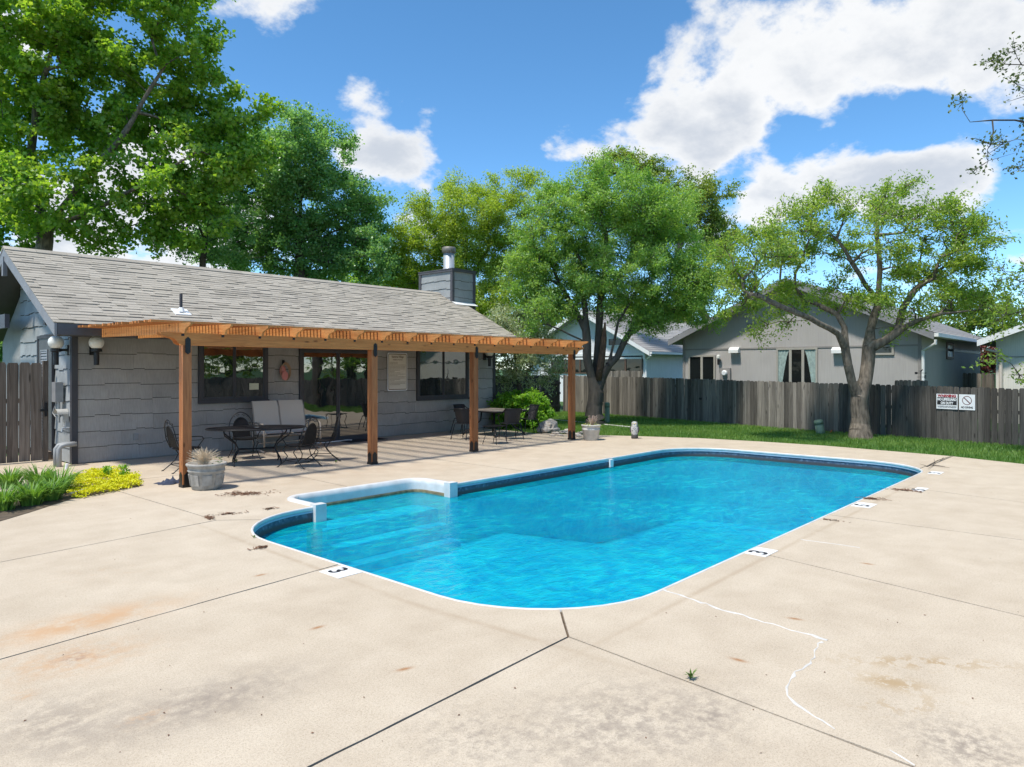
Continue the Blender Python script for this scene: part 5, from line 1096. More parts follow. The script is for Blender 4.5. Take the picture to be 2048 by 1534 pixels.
tag(MB().tube([at(1660, 866) + Vector((0, 0, .0)), at(1668, 856) + Vector((.1, 0, .10)), at(1674, 853) + Vector((.1, 0, .12))], .014, 6).build('orange_pipe', plain('orange_plastic', (0.55, 0.16, 0.05), .5, .1, 8, bmp=0)), 'thin orange conduit poking from the grass beside the tree trunk', 'pipe')

# ------------------------------------------------------------------ neighbouring houses
def mk_stucco(name, col):
    m, n, l, p = new_mat(name); g = n.new('ShaderNodeNewGeometry'); P = g.outputs['Position']; v = mapping(n, l, P, (1, 1, .04)); a = noise(n, l, v, 30, 3); b = noise(n, l, P, .8, 5)
    c = ramp_out(n, l, b.outputs['Fac'], [(.3, tuple(x * .92 for x in col)), (.7, tuple(x * 1.06 for x in col))]); c = mixc(n, l, .35, c, ramp_out(n, l, a.outputs['Fac'], [(.35, (.75, .75, .75)), (.6, (1, 1, 1))]), 'MULTIPLY')
    l.new(c, p.inputs['Base Color']); p.inputs['Roughness'].default_value = .8; bump(n, l, a.outputs['Fac'], .4, .01, p.inputs['Normal']); return m
M['grey_wall'] = mk_stucco('taupe_panel_siding', (0.41, 0.385, 0.365)); M['white_wall'] = mk_stucco('bluish_white_siding', (0.76, 0.76, 0.77)); M['cream_wall'] = mk_stucco('cream_siding', (0.68, 0.64, 0.57))
M['taupe_trim'] = plain('taupe_trim', (0.26, 0.24, 0.225), .6, .08, 4); M['window_trim'] = plain('beige_window_trim', (0.36, 0.335, 0.29), .5, .06, 4)
def house(name, label, X, Y0, Y1, X1, eave, ridge, wall, trim, roofm, over=.45):
    # gable end faces -x between Y0 and Y1; roof runs along x
    ym = (Y0 + Y1) / 2; t = thing(name, label, 'house', (X, ym, 0)); sl = (ridge - eave) / (ym - Y0)
    MB().prism([(Y0, -.05), (Y1, -.05), (Y1, eave), (ym, ridge), (Y0, eave)], 0, X, X1).build('wall', wall, t)
    e0 = eave - sl * over; P = [(Y0 - over, e0), (ym, ridge), (Y1 + over, e0), (Y1 + over, e0 + .16), (ym, ridge + .17), (Y0 - over, e0 + .16)]
    rf = MB().prism(P, 0, X - over + .03, X1 + over).build('roof', roofm, t)
    nrow = 22; L0 = math.hypot(ym - Y0 + over, ridge - e0)
    for side in (0, 1):
        rw = MB()
        for k in range(nrow):
            f0, f1 = k / nrow, (k + 1.1) / nrow; yA = (Y0 - over) + (ym - Y0 + over) * f0; yB = (Y0 - over) + (ym - Y0 + over) * min(1, f1); zA = e0 + .175 + (ridge - e0) * f0; zB = e0 + .17 + (ridge - e0) * min(1, f1)
            if side: yA = 2 * ym - yA; yB = 2 * ym - yB
            rw.add([(X - over, yA, zA + .014), (X1 + over, yA, zA + .014), (X1 + over, yB, zB + .002), (X - over, yB, zB + .002), (X - over, yA, zA - .004), (X1 + over, yA, zA - .004)], [(0, 1, 2, 3), (4, 5, 1, 0)])
        o = rw.build('shingle_courses', roofm, rf); o['kind'] = 'stuff'
    for s in (0, 1):
        ya, yb = (Y0 - over, ym) if s == 0 else (ym, Y1 + over); za, zb = (e0, ridge) if s == 0 else (ridge, e0)
        MB().prism([(ya, za - .06), (yb, zb - .06), (yb, zb + .165), (ya, za + .165)], 0, X - over - .01, X - over + .028).build('barge_board', trim, rf)
    MB().box(X - over + .03, X1 + over, Y0 - over - .13, Y0 - over - .002, e0 + .03, e0 + .15).build('gutter', M['white'], rf)
    return t
def hwin(t, X, px0, px1, py0, py1, bars, trim, glass, zmin=None, curtains=False):
    ya, zt = onX(px0, py0, X); yb, _ = onX(px1, py0, X); zb = zmin if zmin is not None else onX((px0 + px1) / 2, py1, X)[1]; y0, y1 = min(ya, yb), max(ya, yb)
    f = MB().box(X - .05, X + .02, y0 - .07, y0, zb - .07, zt + .07).box(X - .05, X + .02, y1, y1 + .07, zb - .07, zt + .07).box(X - .05, X + .02, y0, y1, zt, zt + .07).box(X - .05, X + .02, y0, y1, zb - .07, zb).build('window', trim, t)
    for k in range(1, bars):
        y = y0 + (y1 - y0) * k / bars; MB().box(X - .045, X + .0, y - .05, y + .05, zb, zt).build('mullion', trim, f)
    for k in range(bars):
        a = y0 + (y1 - y0) * k / bars + (.05 if k else 0); b = y0 + (y1 - y0) * (k + 1) / bars - (.05 if k < bars - 1 else 0); MB().box(X - .012, X - .004, a, b, zb, zt).build('pane', glass, f)
        if curtains and k in (0, bars - 1):
            cm = MB(); n_ = 14; V_ = []
            for j in range(8):
                g_ = j / 7; z = zt - (zt - zb) * g_ * .85; wdt = (b - a) * (1 - .75 * g_ ** .7)
                for i in range(n_):
                    u = i / (n_ - 1); y = (b - wdt * u) if k == bars - 1 else (a + wdt * u); V_.append((X - .018 - .006 * math.sin(u * 22), y, z))
            cm.add(V_, [(j * n_ + i, j * n_ + i + 1, (j + 1) * n_ + i + 1, (j + 1) * n_ + i) for j in range(7) for i in range(n_ - 1)]); cm.build('curtain', plain('mint_curtain_%d' % k, (0.30, 0.38, 0.355), .9, .3, 10), f)
    return f
XG = 27.0; HY0 = onX(1843, 700, XG)[0]; HY1 = onX(1366, 700, XG)[0]
h1 = house('grey_house', 'taupe grey gabled house directly behind the fence', XG, HY0, HY1, 38.0, 3.12, 5.12, M['grey_wall'], M['barge'], M['shingle2'])
MB().box(XG - .02, XG - .001, HY0, HY1, 2.66, 2.72).build('trim_band', M['taupe_trim'], h1)
MB().box(XG, 38.0, HY0 - .02, HY0 - .001, 2.55, 2.66).build('trim_band', M['window_trim'], h1)
MB().box(XG - .03, XG - .001, HY0 - .0, HY0 + .1, 0, 3.1).build('corner_board', M['taupe_trim'], h1); MB().box(XG - .03, XG - .001, HY1 - .1, HY1, 0, 3.1).build('corner_board', M['taupe_trim'], h1)
hwin(h1, XG, 1381, 1428, 714, 760, 2, M['window_trim'], M['glass_far'], zmin=.1)
hwin(h1, XG, 1557, 1632, 700, 760, 3, M['window_trim'], M['glass_far'], zmin=.7, curtains=True)
hwin(h1, XG, 1729, 1784, 681, 706, 1, M['window_trim'], M['glass_far'])
x0, zt = onY(1893, 690, HY0); x1, _ = onY(1904, 690, HY0); zb = onY(1898, 713, HY0)[1]
fw = MB().box(x0 - .1, x0, HY0 - .05, HY0 + .0, zb - .1, zt + .1).box(x1, x1 + .1, HY0 - .05, HY0, zb - .1, zt + .1).box(x0, x1, HY0 - .05, HY0, zt, zt + .1).box(x0, x1, HY0 - .05, HY0, zb - .1, zb).build('window', plain('brown_window_trim', (.13, .09, .075), .5, .1, 5), h1); MB().box(x0, x1, HY0 - .02, HY0 - .01, zb, zt).build('pane', M['sign_white'], fw)
for px, py in ((1471, 700), (1678, 700)):
    y_, z_ = onX(px, py, XG); MB().prism([(XG - .22, z_ - .12), (XG - .002, z_ - .12), (XG - .002, z_ + .10), (XG - .10, z_ + .10), (XG - .22, z_ + .0)], 1, y_ - .2, y_ + .2).build('vent_hood', M['white'], h1)
y_, z_ = onX(1502, 653, XG); MB().box(XG - .03, XG - .001, y_ - .14, y_ + .14, z_ - .12, z_ + .12).build('gable_vent', M['taupe_trim'], h1)
y_, z_ = onX(1440, 716, XG); lmp = MB().lathe([(.03, -.28), (.045, -.26), (.05, -.06), (.03, -.04)], (XG - .14, y_, z_), 10).box(XG - .14, XG - .001, y_ - .03, y_ + .03, z_ - .1, z_ - .05).build('porch_lamp', M['black'], h1); MB().lathe([(.06, -.04), (.075, .0), (.07, .1), (.03, .13)], (XG - .14, y_, z_), 12).build('lamp_shade', M['globe'], lmp)
y_, z_ = onX(1452, 745, XG); mt = MB().box(XG - .10, XG - .001, y_ - .22, y_ + .22, z_ - .35, z_ + .18).build('meter_box', M['taupe_trim'], h1); o = MB().lathe([(.11, 0), (.11, .08), (.08, .11)], (0, 0, 0), 16).build('meter', M['sign_white'], mt); o.matrix_local = Matrix.Translation((XG - .10, y_, z_ - .02)) @ Matrix.Rotation(R_(-90), 4, 'Y')
MB().tube([(XG - .42, HY0 - .50, 2.85), (XG - .42, HY0 - .50, 2.72), (XG - .06, HY0 - .06, 2.5), (XG - .06, HY0 - .06, 0)], .05, 8).build('downpipe', M['white'], h1)
rvp = (30.8, HY0 + 1.2); MB().tube([(rvp[0], rvp[1], 3.4), (rvp[0], rvp[1], 4.25)], .06, 8).build('roof_vent', M['galv'], h1)
X2 = 33.0; H2Y0 = onX(1291, 720, X2)[0]; H2Y1 = onX(1062, 720, X2)[0]
h2 = house('white_house', 'bluish white gabled house beyond the multi-stem tree', X2, H2Y0, H2Y1, 46.0, 2.95, 5.1, M['white_wall'], M['white'], M['shingle2'], .6)
MB().box(X2 - .05, X2 - .001, H2Y0, H2Y1, 2.42, 2.75).build('trim_band', M['white'], h2)
hwin(h2, X2, 1105, 1284, 716, 745, 6, plain('brown_frame', (.10, .06, .04), .6, .1, 5), M['glass_far'])
hwin(h2, X2, 1218, 1262, 678, 690, 1, M['white'], M['glass_far']); hwin(h2, X2, 1062, 1080, 662, 690, 1, M['white'], M['glass_far'])
MB().tube([(X2 - .55, H2Y0 - .65, 2.6), (X2 - .3, H2Y0 - .4, 2.5), (X2 - .05, H2Y0 - .07, 2.35), (X2 - .05, H2Y0 - .07, 0)], .05, 8).build('downpipe', M['white'], h2)
X3 = 30.5; H3Y1 = onX(1992, 700, X3)[0]
h3 = house('cream_house', 'cream white house at the right edge behind the fence', X3, H3Y1 - 9.0, H3Y1, 42.0, 2.95, 4.7, M['cream_wall'], M['white'], M['shingle2'], .5)
MB().tube([(X3 - .1, H3Y1 + .3, 2.6), (X3 - .06, H3Y1 - .15, 2.45), (X3 - .06, H3Y1 - .15, 0)], .06, 8).build('downpipe', plain('cream_pipe', (.62, .54, .47), .5, .05, 4), h3)
MB().box(X3 - .02, X3 - .001, H3Y1 - 8.9, H3Y1 - .3, 2.3, 2.33).build('trim_band', M['taupe_trim'], h3)
hwin(h3, X3, 2110, 2160, 700, 760, 1, M['white'], M['glass_far'])

# ------------------------------------------------------------------ vegetation
def leaves_mesh(name, C, Nn, size, aspect, mat, tone, fold=0.25, droop=0.0):
    # C centres (n,3), Nn normals (n,3); each leaf is a folded rhombus of two triangles pairs (one quad each side)
    n = len(C); rnd = rng.normal(size=(n, 3)); T = np.cross(Nn, rnd); T /= np.linalg.norm(T, axis=1)[:, None] + 1e-9
    T[:, 2] -= droop; T /= np.linalg.norm(T, axis=1)[:, None] + 1e-9
    B = np.cross(Nn, T); B /= np.linalg.norm(B, axis=1)[:, None] + 1e-9; N2 = np.cross(T, B)
    L_ = (size * rng.uniform(.65, 1.25, n))[:, None]; W_ = L_ * aspect
    a = C - T * L_ * .5; b = C + T * L_ * .5; c = C + B * W_ * .5 + N2 * W_ * fold + T * L_ * .05; d = C - B * W_ * .5 + N2 * W_ * fold + T * L_ * .05
    V = np.stack([a, c, b, d], 1).reshape(-1, 3); Q = np.arange(4 * n).reshape(n, 4)
    return big_mesh(name, V, Q, mat, tone)
def compound(C, Nn, k, spread):
    # pinnate sprays: k leaflets along a drooping rachis
    n = len(C); R0 = rng.normal(size=(n, 3)); T = np.cross(Nn, R0); T /= np.linalg.norm(T, axis=1)[:, None] + 1e-9; T[:, 2] -= .45; T /= np.linalg.norm(T, axis=1)[:, None]
    f = np.linspace(-.5, .5, k); P = C[:, None, :] + T[:, None, :] * (f * spread)[None, :, None]; P[:, :, 2] -= (f[None, :] ** 2) * spread * .5
    P = P + rng.normal(size=P.shape) * spread * .05
    return P.reshape(-1, 3), np.repeat(Nn, k, axis=0)
def skeleton_mesh(name, nodes, parents, radii, mat, thick_sides=10):
    mb = MB()
    for i, p in enumerate(parents):
        if p < 0: continue
        a, b = nodes[p], nodes[i]; ra, rb = radii[p], radii[i]; ra = min(ra, rb * 1.6 + .01) if ra > rb * 1.9 and b.z > 1.0 else ra
        d = b - a
        if d.length < 1e-4: continue
        t = d.normalized(); seg = thick_sides if rb > .06 else (6 if rb > .02 else 3); u = t.orthogonal().normalized(); v = t.cross(u); o = len(mb.v); e = d * min(.08, .02 / d.length) if rb > .03 else Vector((0, 0, 0))
        for (c, r_) in ((a - e, ra), (b + e, rb)):
            for k in range(seg): an = 2 * math.pi * k / seg; mb.v.append(tuple(c + (u * math.cos(an) + v * math.sin(an)) * r_))
        for k in range(seg): k2 = (k + 1) % seg; mb.f.append((o + k, o + k2, o + seg + k2, o + seg + k))
    return mb.mesh(name, mat, True)
def make_tree(name, label, cat, base, limbs, crown, leafmat, barkmat, leaf=.12, aspect=.7, clumps=120, per=260, rc=.6, trunk_r=.2, tip=.008, droop=.0, pinnate=0, group=None, up=.6, seed=1, flat=.75, tone_shift=0.0, sub=5, min_z=None, wrap=None):
    """limbs: list of point lists (world). crown: list of (centre, rx, ry, rz) in world; ellipsoid axes: camera-right, camera-depth, up."""
    rs = np.random.default_rng(seed); pr = random.Random(seed); t = thing(name, label, cat, (base[0], base[1], 0), 0, group)
    nodes = []; parents = []; tag_limb = {}
    for li, pts in enumerate(limbs):
        pts = [Vector(p) for p in pts]; prev = -1
        if nodes:
            prev = min(range(len(nodes)), key=lambda i: (nodes[i] - pts[0]).length)
        for j in range(len(pts)):
            if j == 0:
                if prev >= 0 and (nodes[prev] - pts[0]).length < .25: continue
                nodes.append(pts[0]); parents.append(prev); prev = len(nodes) - 1; continue
            a = nodes[prev]; b = pts[j]; k = max(1, int((b - a).length / (.14 if b.z < 1.2 else .35)))
            for q in range(1, k + 1):
                nodes.append(a + (b - a) * q / k + (Vector((pr.uniform(-1, 1), pr.uniform(-1, 1), pr.uniform(-1, 1))) * .02 if q < k else Vector((0, 0, 0)))); parents.append(prev); prev = len(nodes) - 1
    R3 = np.array([RT[0], RT[1], 0]); F3 = np.array([FW[0], FW[1], 0]); U3 = np.array([0, 0, 1.0])
    vol = np.array([e[1] * e[2] * e[3] for e in crown]) ** .8; vol /= vol.sum(); cc = []
    tries = 0
    while len(cc) < clumps and tries < clumps * 40:
        tries += 1; e = crown[rs.choice(len(crown), p=vol)]; v = rs.normal(size=3); v /= np.linalg.norm(v); r_ = (.25 + .75 * rs.random()) ** .55
        p = np.array(e[0]) + R3 * v[0] * e[1] * r_ + F3 * v[1] * e[2] * r_ + U3 * v[2] * e[3] * r_
        if min_z is not None and p[2] < min_z: continue
        if cc and np.min(np.linalg.norm(np.array(cc) - p, axis=1)) < rc * .62: continue
        cc.append(p)
    cc = np.array(cc); root_top = np.array(nodes[-1]) if nodes else np.array([0, 0, 0])
    start = np.array([list(n) for n in nodes]); order = np.argsort([np.min(np.linalg.norm(start - c, axis=1)) for c in cc])
    depth = [0.0] * len(nodes)
    for i, p in enumerate(parents):
        if p >= 0: depth[i] = depth[p] + (nodes[i] - nodes[p]).length
    zmin_attach = min(n.z for n in nodes) + .35 * (max(n.z for n in nodes) - min(n.z for n in nodes))
    tips = []
    for ci in order:
        c = Vector(cc[ci]); A = np.array([list(n) for n in nodes]); D = np.linalg.norm(A - cc[ci], axis=1); cost = D + .22 * np.array(depth) + np.where(A[:, 2] < zmin_attach, 5.0, 0) + np.maximum(0, A[:, 2] - cc[ci][2]) * .6
        p = int(np.argmin(cost)); a = nodes[p]; dist = (c - a).length; k = max(2, int(dist / .4)); prev = p; off = Vector((pr.uniform(-1, 1), pr.uniform(-1, 1), pr.uniform(-.2, 1))) * dist * .10
        for q in range(1, k + 1):
            f = q / k; pt = a + (c - a) * f + off * math.sin(math.pi * f) + Vector((pr.uniform(-1, 1), pr.uniform(-1, 1), pr.uniform(-1, 1))) * .03
            nodes.append(pt); parents.append(prev); depth.append(depth[prev] + (nodes[-1] - nodes[prev]).length); prev = len(nodes) - 1
        tips.append(prev)
    # twigs + leaves
    C = []; Nn = []; Tn = []
    cen = cc.mean(0)
    for ti, ci in zip(tips, order):
        c = np.array(nodes[ti]); cl_tone = rs.uniform(-.18, .18); rcl = rc * rs.uniform(.75, 1.3)
        outv = c - cen; outv /= np.linalg.norm(outv) + 1e-6
        for s_ in range(sub):
            v = rs.normal(size=3); v /= np.linalg.norm(v); v = v + outv * .35 + U3 * .15; v[2] *= flat; v /= np.linalg.norm(v); e = c + v * rcl * rs.uniform(.6, 1.1)
            nodes.append(Vector(e)); parents.append(ti)
            m_ = max(4, int(per / sub * rs.uniform(.6, 1.4))); f = rs.uniform(.1, 1.05, m_) ** .7
            P = c[None, :] + (e - c)[None, :] * f[:, None] + rs.normal(size=(m_, 3)) * rcl * np.array([.22, .22, .15])
            nn = rs.normal(size=(m_, 3)) * .75 + U3 * up + outv * .35; nn /= np.linalg.norm(nn, axis=1)[:, None]
            C.append(P); Nn.append(nn); Tn.append(np.clip(.5 + cl_tone + rs.normal(size=m_) * .2 + tone_shift, 0, 1))
    cnt = [0] * len(nodes)
    for i in range(len(nodes) - 1, -1, -1):
        if cnt[i] == 0: cnt[i] = 1
        if parents[i] >= 0: cnt[parents[i]] += cnt[i]
    tot = max(cnt); radii = [max(tip * .45, trunk_r * (c / tot) ** .64) for c in cnt]
    for i in range(len(radii)):      # flare at the foot
        if nodes[i].z < .75 and wrap and cnt[i] > tot * .5: radii[i] = trunk_r * (1 + wrap * (1 - max(0, nodes[i].z) / .75) ** 2.2)
        elif wrap and cnt[i] > tot * .8: radii[i] = trunk_r
    tr_ = link('trunk', skeleton_mesh('trunk', nodes, parents, radii, barkmat)); tr_.parent = t; tr_.matrix_parent_inverse = Matrix.Translation(t.location).inverted()
    C = np.concatenate(C); Nn = np.concatenate(Nn); Tn = np.concatenate(Tn)
    if pinnate:
        C, Nn = compound(C, Nn, pinnate, leaf * 2.6); Tn = np.repeat(Tn, pinnate)
    me = leaves_mesh('crown', C, Nn, leaf, aspect, leafmat, Tn, droop=droop); cr_ = link('crown', me); cr_.parent = t; cr_.matrix_parent_inverse = Matrix.Translation(t.location).inverted()
    return t
def ell(d, lst, dz=1.0, jit=0.0):       # (px, py, rx, ry) in pixels at distance d -> world ellipsoids
    O = []
    for k, (px, py, rx, ry) in enumerate(lst):
        off = jit * ((k * 7919) % 13 / 6.0 - 1); dd = d + off; s = dd / FPX; O.append((atd(px, py, dd), rx * s, max(.6, min(rx, ry * 1.5) * s * dz), ry * s))
    return O
LF = {}
LF['maple'] = mk_leaf('maple_leaf', (0.150, 0.340, 0.034), (0.360, 0.500, 0.070), .60)
LF['pear'] = mk_leaf('pear_leaf', (0.135, 0.335, 0.100), (0.270, 0.450, 0.170), .52, .35)
LF['locust_y'] = mk_leaf('yellow_locust_leaf', (0.250, 0.400, 0.036), (0.420, 0.520, 0.075), .60)
LF['locust_g'] = mk_leaf('green_locust_leaf', (0.170, 0.370, 0.075), (0.340, 0.490, 0.120), .60)
LF['honey'] = mk_leaf('honey_locust_leaf', (0.180, 0.340, 0.045), (0.350, 0.450, 0.085), .60)
LF['elm'] = mk_leaf('elm_leaf', (0.160, 0.275, 0.046), (0.280, 0.345, 0.075), .56)
LF['olive'] = mk_leaf('silver_olive_leaf', (0.275, 0.377, 0.189), (0.500, 0.540, 0.370), .38)
LF['shrub'] = mk_leaf('bright_shrub_leaf', (0.123, 0.348, 0.026), (0.290, 0.490, 0.045), .48)
LF['red'] = mk_leaf('red_maple_leaf', (0.095, 0.021, 0.024), (0.220, 0.055, 0.048), .35)
LF['birch'] = mk_leaf('dark_sprig_leaf', (0.057, 0.088, 0.030), (0.169, 0.220, 0.068), .3)
LF['jenny'] = mk_leaf('creeping_jenny_leaf', (0.500, 0.560, 0.010), (0.740, 0.700, 0.020), .25)
LF['lily'] = mk_leaf('daylily_blade', (0.075, 0.195, 0.026), (0.225, 0.395, 0.070), .4)
LF['grass'] = mk_leaf('lawn_blade', (0.095, 0.235, 0.035), (0.270, 0.400, 0.085), .45)

# big maple behind the left half of the roof
D = 25.0; b = atd(90, 737, D)
limbs = [[(b.x, b.y, -.1), atd(85, 560, D), atd(90, 460, D)], [atd(90, 460, D), atd(60, 330, D), atd(75, 200, D - .5), atd(110, 80, D - 1)], [atd(90, 460, D), atd(150, 380, D - .5), atd(240, 280, D - 1), atd(330, 130, D - 1)], [atd(90, 460, D), atd(190, 420, D - .6), atd(300, 360, D - 1.2), atd(400, 300, D - 1.2)], [atd(90, 460, D), atd(20, 380, D), atd(-60, 280, D)]]
make_tree('maple_tree', 'large bright green maple towering over the left end of the clubhouse', 'tree', (b.x, b.y), limbs,
          ell(D, [(70, 60, 140, 120), (250, 60, 150, 110), (370, 120, 90, 90), (60, 240, 130, 110), (230, 220, 130, 100), (390, 230, 100, 70), (470, 220, 70, 60), (120, 380, 150, 90), (280, 380, 130, 80), (400, 330, 90, 70), (200, 460, 200, 45), (-80, 150, 110, 160), (-60, 380, 110, 110), (330, -30, 120, 60), (100, -90, 170, 80), (430, 400, 70, 60), (350, 450, 80, 50), (490, 300, 50, 60), (60, 470, 120, 40)], .9, 1.2),
          LF['maple'], M['bark'], leaf=.15, aspect=.95, clumps=330, per=300, rc=.66, trunk_r=.27, seed=11, droop=.25, up=.75, sub=6)
# thin dark-stemmed tree between maple and pear
D = 27.5; b = atd(405, 737, D)
make_tree('slender_tree', 'slender dark-stemmed young tree between maple and dense tree', 'tree', (b.x, b.y), [[(b.x, b.y, -.1), atd(405, 540, D), atd(410, 480, D)], [atd(410, 480, D), atd(385, 420, D), atd(372, 360, D)], [atd(410, 480, D), atd(425, 420, D), atd(445, 350, D)]],
          ell(D, [(390, 400, 50, 60), (440, 420, 50, 60), (360, 450, 40, 40), (470, 470, 50, 50), (330, 480, 60, 25), (410, 500, 70, 25)]), LF['pear'], M['bark_dark'], leaf=.12, aspect=.7, clumps=60, per=120, rc=.5, trunk_r=.12, seed=12, tone_shift=.15)
# dense pear-like tree
D = 31.0; b = atd(600, 737, D)
make_tree('dense_tree', 'dense dark green rounded tree above the middle of the roof', 'tree', (b.x, b.y), [[(b.x, b.y, -.1), atd(600, 560, D), atd(600, 480, D), atd(600, 380, D)], [atd(600, 480, D), atd(520, 400, D)], [atd(600, 480, D), atd(690, 420, D)]],
          ell(D, [(600, 300, 80, 75), (560, 340, 100, 90), (650, 340, 80, 90), (520, 420, 100, 90), (640, 430, 120, 90), (720, 430, 60, 70), (600, 500, 150, 70), (740, 500, 55, 60), (470, 490, 90, 60), (450, 400, 70, 80), (500, 320, 60, 60), (690, 520, 90, 45), (600, 225, 40, 30), (645, 230, 25, 25)], 1.0, 1.0),
          LF['pear'], M['bark_dark'], leaf=.12, aspect=.72, clumps=270, per=400, rc=.68, trunk_r=.26, seed=13, droop=.3, sub=6)
# yellow-green locust behind the chimney
D = 33.0; b = atd(930, 737, D)
make_tree('yellow_locust', 'yellow-green feathery locust tree behind the chimney', 'tree', (b.x, b.y), [[(b.x, b.y, -.1), atd(930, 640, D), atd(930, 580, D)], [atd(930, 580, D), atd(900, 520, D), atd(870, 450, D)], [atd(930, 580, D), atd(935, 500, D), atd(925, 400, D)], [atd(930, 580, D), atd(975, 500, D), atd(1010, 420, D)]],
          ell(D, [(930, 420, 80, 55), (860, 460, 70, 60), (1000, 430, 60, 70), (820, 520, 55, 55), (940, 500, 90, 60), (1010, 530, 60, 60), (870, 570, 80, 45), (970, 600, 60, 50), (800, 570, 40, 50), (1045, 345, 22, 22), (1050, 400, 40, 50)], 1.0, .8),
          LF['locust_y'], M['bark_dark'], leaf=.115, aspect=.42, clumps=240, per=460, rc=.62, trunk_r=.22, seed=14, droop=.5, sub=6)
# multi-stem tree beside the last post
D = 24.3; b = atd(1190, 848, D)
q = lambda px, py, dd=0: atd(px, py, D + dd)
limbs = [[(b.x, b.y, -.08), q(1188, 820), q(1192, 785)],
         [q(1192, 785), q(1184, 755, -.1), q(1174, 715, -.2), q(1172, 660, -.2), q(1170, 615), q(1160, 560)],
         [q(1192, 785), q(1192, 740, .15), q(1196, 690, .2), q(1199, 630, .2), q(1203, 580, .3), q(1215, 500, .3)],
         [q(1192, 785), q(1206, 755, -.1), q(1218, 730, -.3), q(1228, 685, -.3), q(1236, 645, -.4), q(1262, 600, -.5)],
         [q(1218, 730, -.3), q(1234, 715, -.2), q(1249, 682, -.2), q(1262, 662), q(1290, 650), q(1330, 625)],
         [q(1174, 700, -.2), q(1159, 678, -.3), q(1124, 661, -.6), q(1093, 648, -.8), q(1070, 610, -.9)],
         [q(1172, 660, -.2), q(1150, 620, .2), q(1120, 570, .4), q(1100, 520, .5)]]
make_tree('multistem_tree', 'multi-stemmed green tree with broad crown beside the last pergola post', 'tree', (b.x, b.y), limbs,
          ell(D, [(1230, 385, 100, 50), (1150, 420, 85, 60), (1290, 430, 80, 60), (1080, 500, 55, 60), (1210, 470, 110, 60), (1320, 500, 75, 65), (1130, 540, 90, 55), (1250, 550, 110, 55), (1365, 570, 65, 60), (1060, 580, 45, 45), (1180, 600, 90, 35), (1320, 620, 80, 40), (1400, 620, 45, 40), (1070, 630, 40, 30), (1290, 650, 50, 18), (1055, 530, 45, 50), (1400, 540, 50, 60), (1110, 400, 50, 40), (1330, 430, 60, 50)], 1.1, .9),
          LF['locust_g'], M['bark_dark'], leaf=.095, aspect=.40, clumps=380, per=440, rc=.52, trunk_r=.27, seed=15, droop=.55, sub=6, wrap=.35)
sn = MB(); pts = [q(1197, 760, -.15), q(1203, 720, -.2), q(1208, 680, -.2), q(1210, 645, -.2)]; sn.tube(pts, [.12, .125, .10, .03], 9)
mt_ = [o for o in bpy.data.objects if o.name.startswith('multistem_tree')][0]
o = sn.build('dead_stem', plain('torn_dead_wood', (0.10, 0.06, 0.038), .95, .6, 16, bmp=1.0, stretch=(1, 1, .3)), mt_, True); o['label'] = 'torn brown dead stem in the middle of the tree'
# tall elm behind it
D = 37.0; b = atd(1425, 737, D)
make_tree('tall_elm', 'taller loose-crowned elm rising behind the multi-stem tree', 'tree', (b.x, b.y), [[(b.x, b.y, -.1), atd(1415, 640, D), atd(1350, 530, D)], [atd(1350, 530, D), atd(1290, 430, D), atd(1255, 350, D)], [atd(1350, 530, D), atd(1370, 450, D), atd(1395, 390, D)]],
          ell(D, [(1250, 335, 70, 28), (1210, 350, 40, 25), (1390, 390, 55, 45), (1420, 420, 50, 50), (1370, 440, 60, 50), (1440, 470, 40, 40), (1300, 360, 50, 30)]), LF['elm'], M['bark_dark'], leaf=.12, aspect=.7, clumps=120, per=250, rc=.6, trunk_r=.2, seed=16, droop=.2)
# spreading honey locust on the lawn
D = 19.6; b = at(1722, 875); q = lambda px, py, dd=0: atd(px, py, D + dd)
limbs = [[(b.x, b.y, -.08), q(1721, 850), q(1719, 820), q(1719, 795)],
         [q(1719, 795), q(1704, 765, -.1), q(1696, 730, -.2), q(1690, 695, -.2)],
         [q(1690, 695, -.2), q(1676, 668, -.4), q(1640, 648, -.7), q(1600, 628, -1), q(1560, 612, -1.2), q(1515, 590, -1.3)],
         [q(1690, 695, -.2), q(1689, 655, .1), q(1674, 628, .3), q(1640, 612, .5), q(1600, 588, .8), q(1560, 560, 1)],
         [q(1719, 795), q(1731, 760, .05), q(1736, 725, .1), q(1738, 695, .1)],
         [q(1738, 695, .1), q(1741, 660, .3), q(1757, 610, .5), q(1760, 540, .5), q(1753, 470, .4), q(1760, 410, .4)],
         [q(1738, 695, .1), q(1770, 682, -.1), q(1797, 662, -.2), q(1830, 643, -.4), q(1880, 628, -.6), q(1935, 622, -.8)],
         [q(1797, 662, -.2), q(1806, 615, .1), q(1828, 582, .3), q(1860, 552, .5), q(1900, 525, .7)],
         [q(1757, 610, .5), q(1720, 550, .2), q(1690, 500, 0)]]
make_tree('spreading_tree', 'wide spreading tree with forked trunk standing on the lawn strip', 'tree', (b.x, b.y), limbs,
          ell(D, [(1520, 510, 80, 60), (1480, 580, 50, 60), (1600, 470, 80, 60), (1660, 420, 55, 40), (1570, 590, 70, 40), (1680, 500, 60, 50), (1790, 410, 70, 45), (1760, 470, 50, 50), (1870, 440, 75, 55), (1940, 480, 60, 55), (1850, 520, 80, 50), (1930, 570, 70, 50), (1700, 590, 70, 40), (1790, 590, 60, 35), (1990, 620, 35, 35), (1870, 610, 70, 28), (1800, 640, 60, 18), (1560, 640, 40, 25), (1525, 665, 25, 22)], 1.2, .9),
          LF['honey'], M['bark'], leaf=.10, aspect=.40, clumps=205, per=235, rc=.44, trunk_r=.23, seed=17, droop=.5, sub=6, wrap=.45)
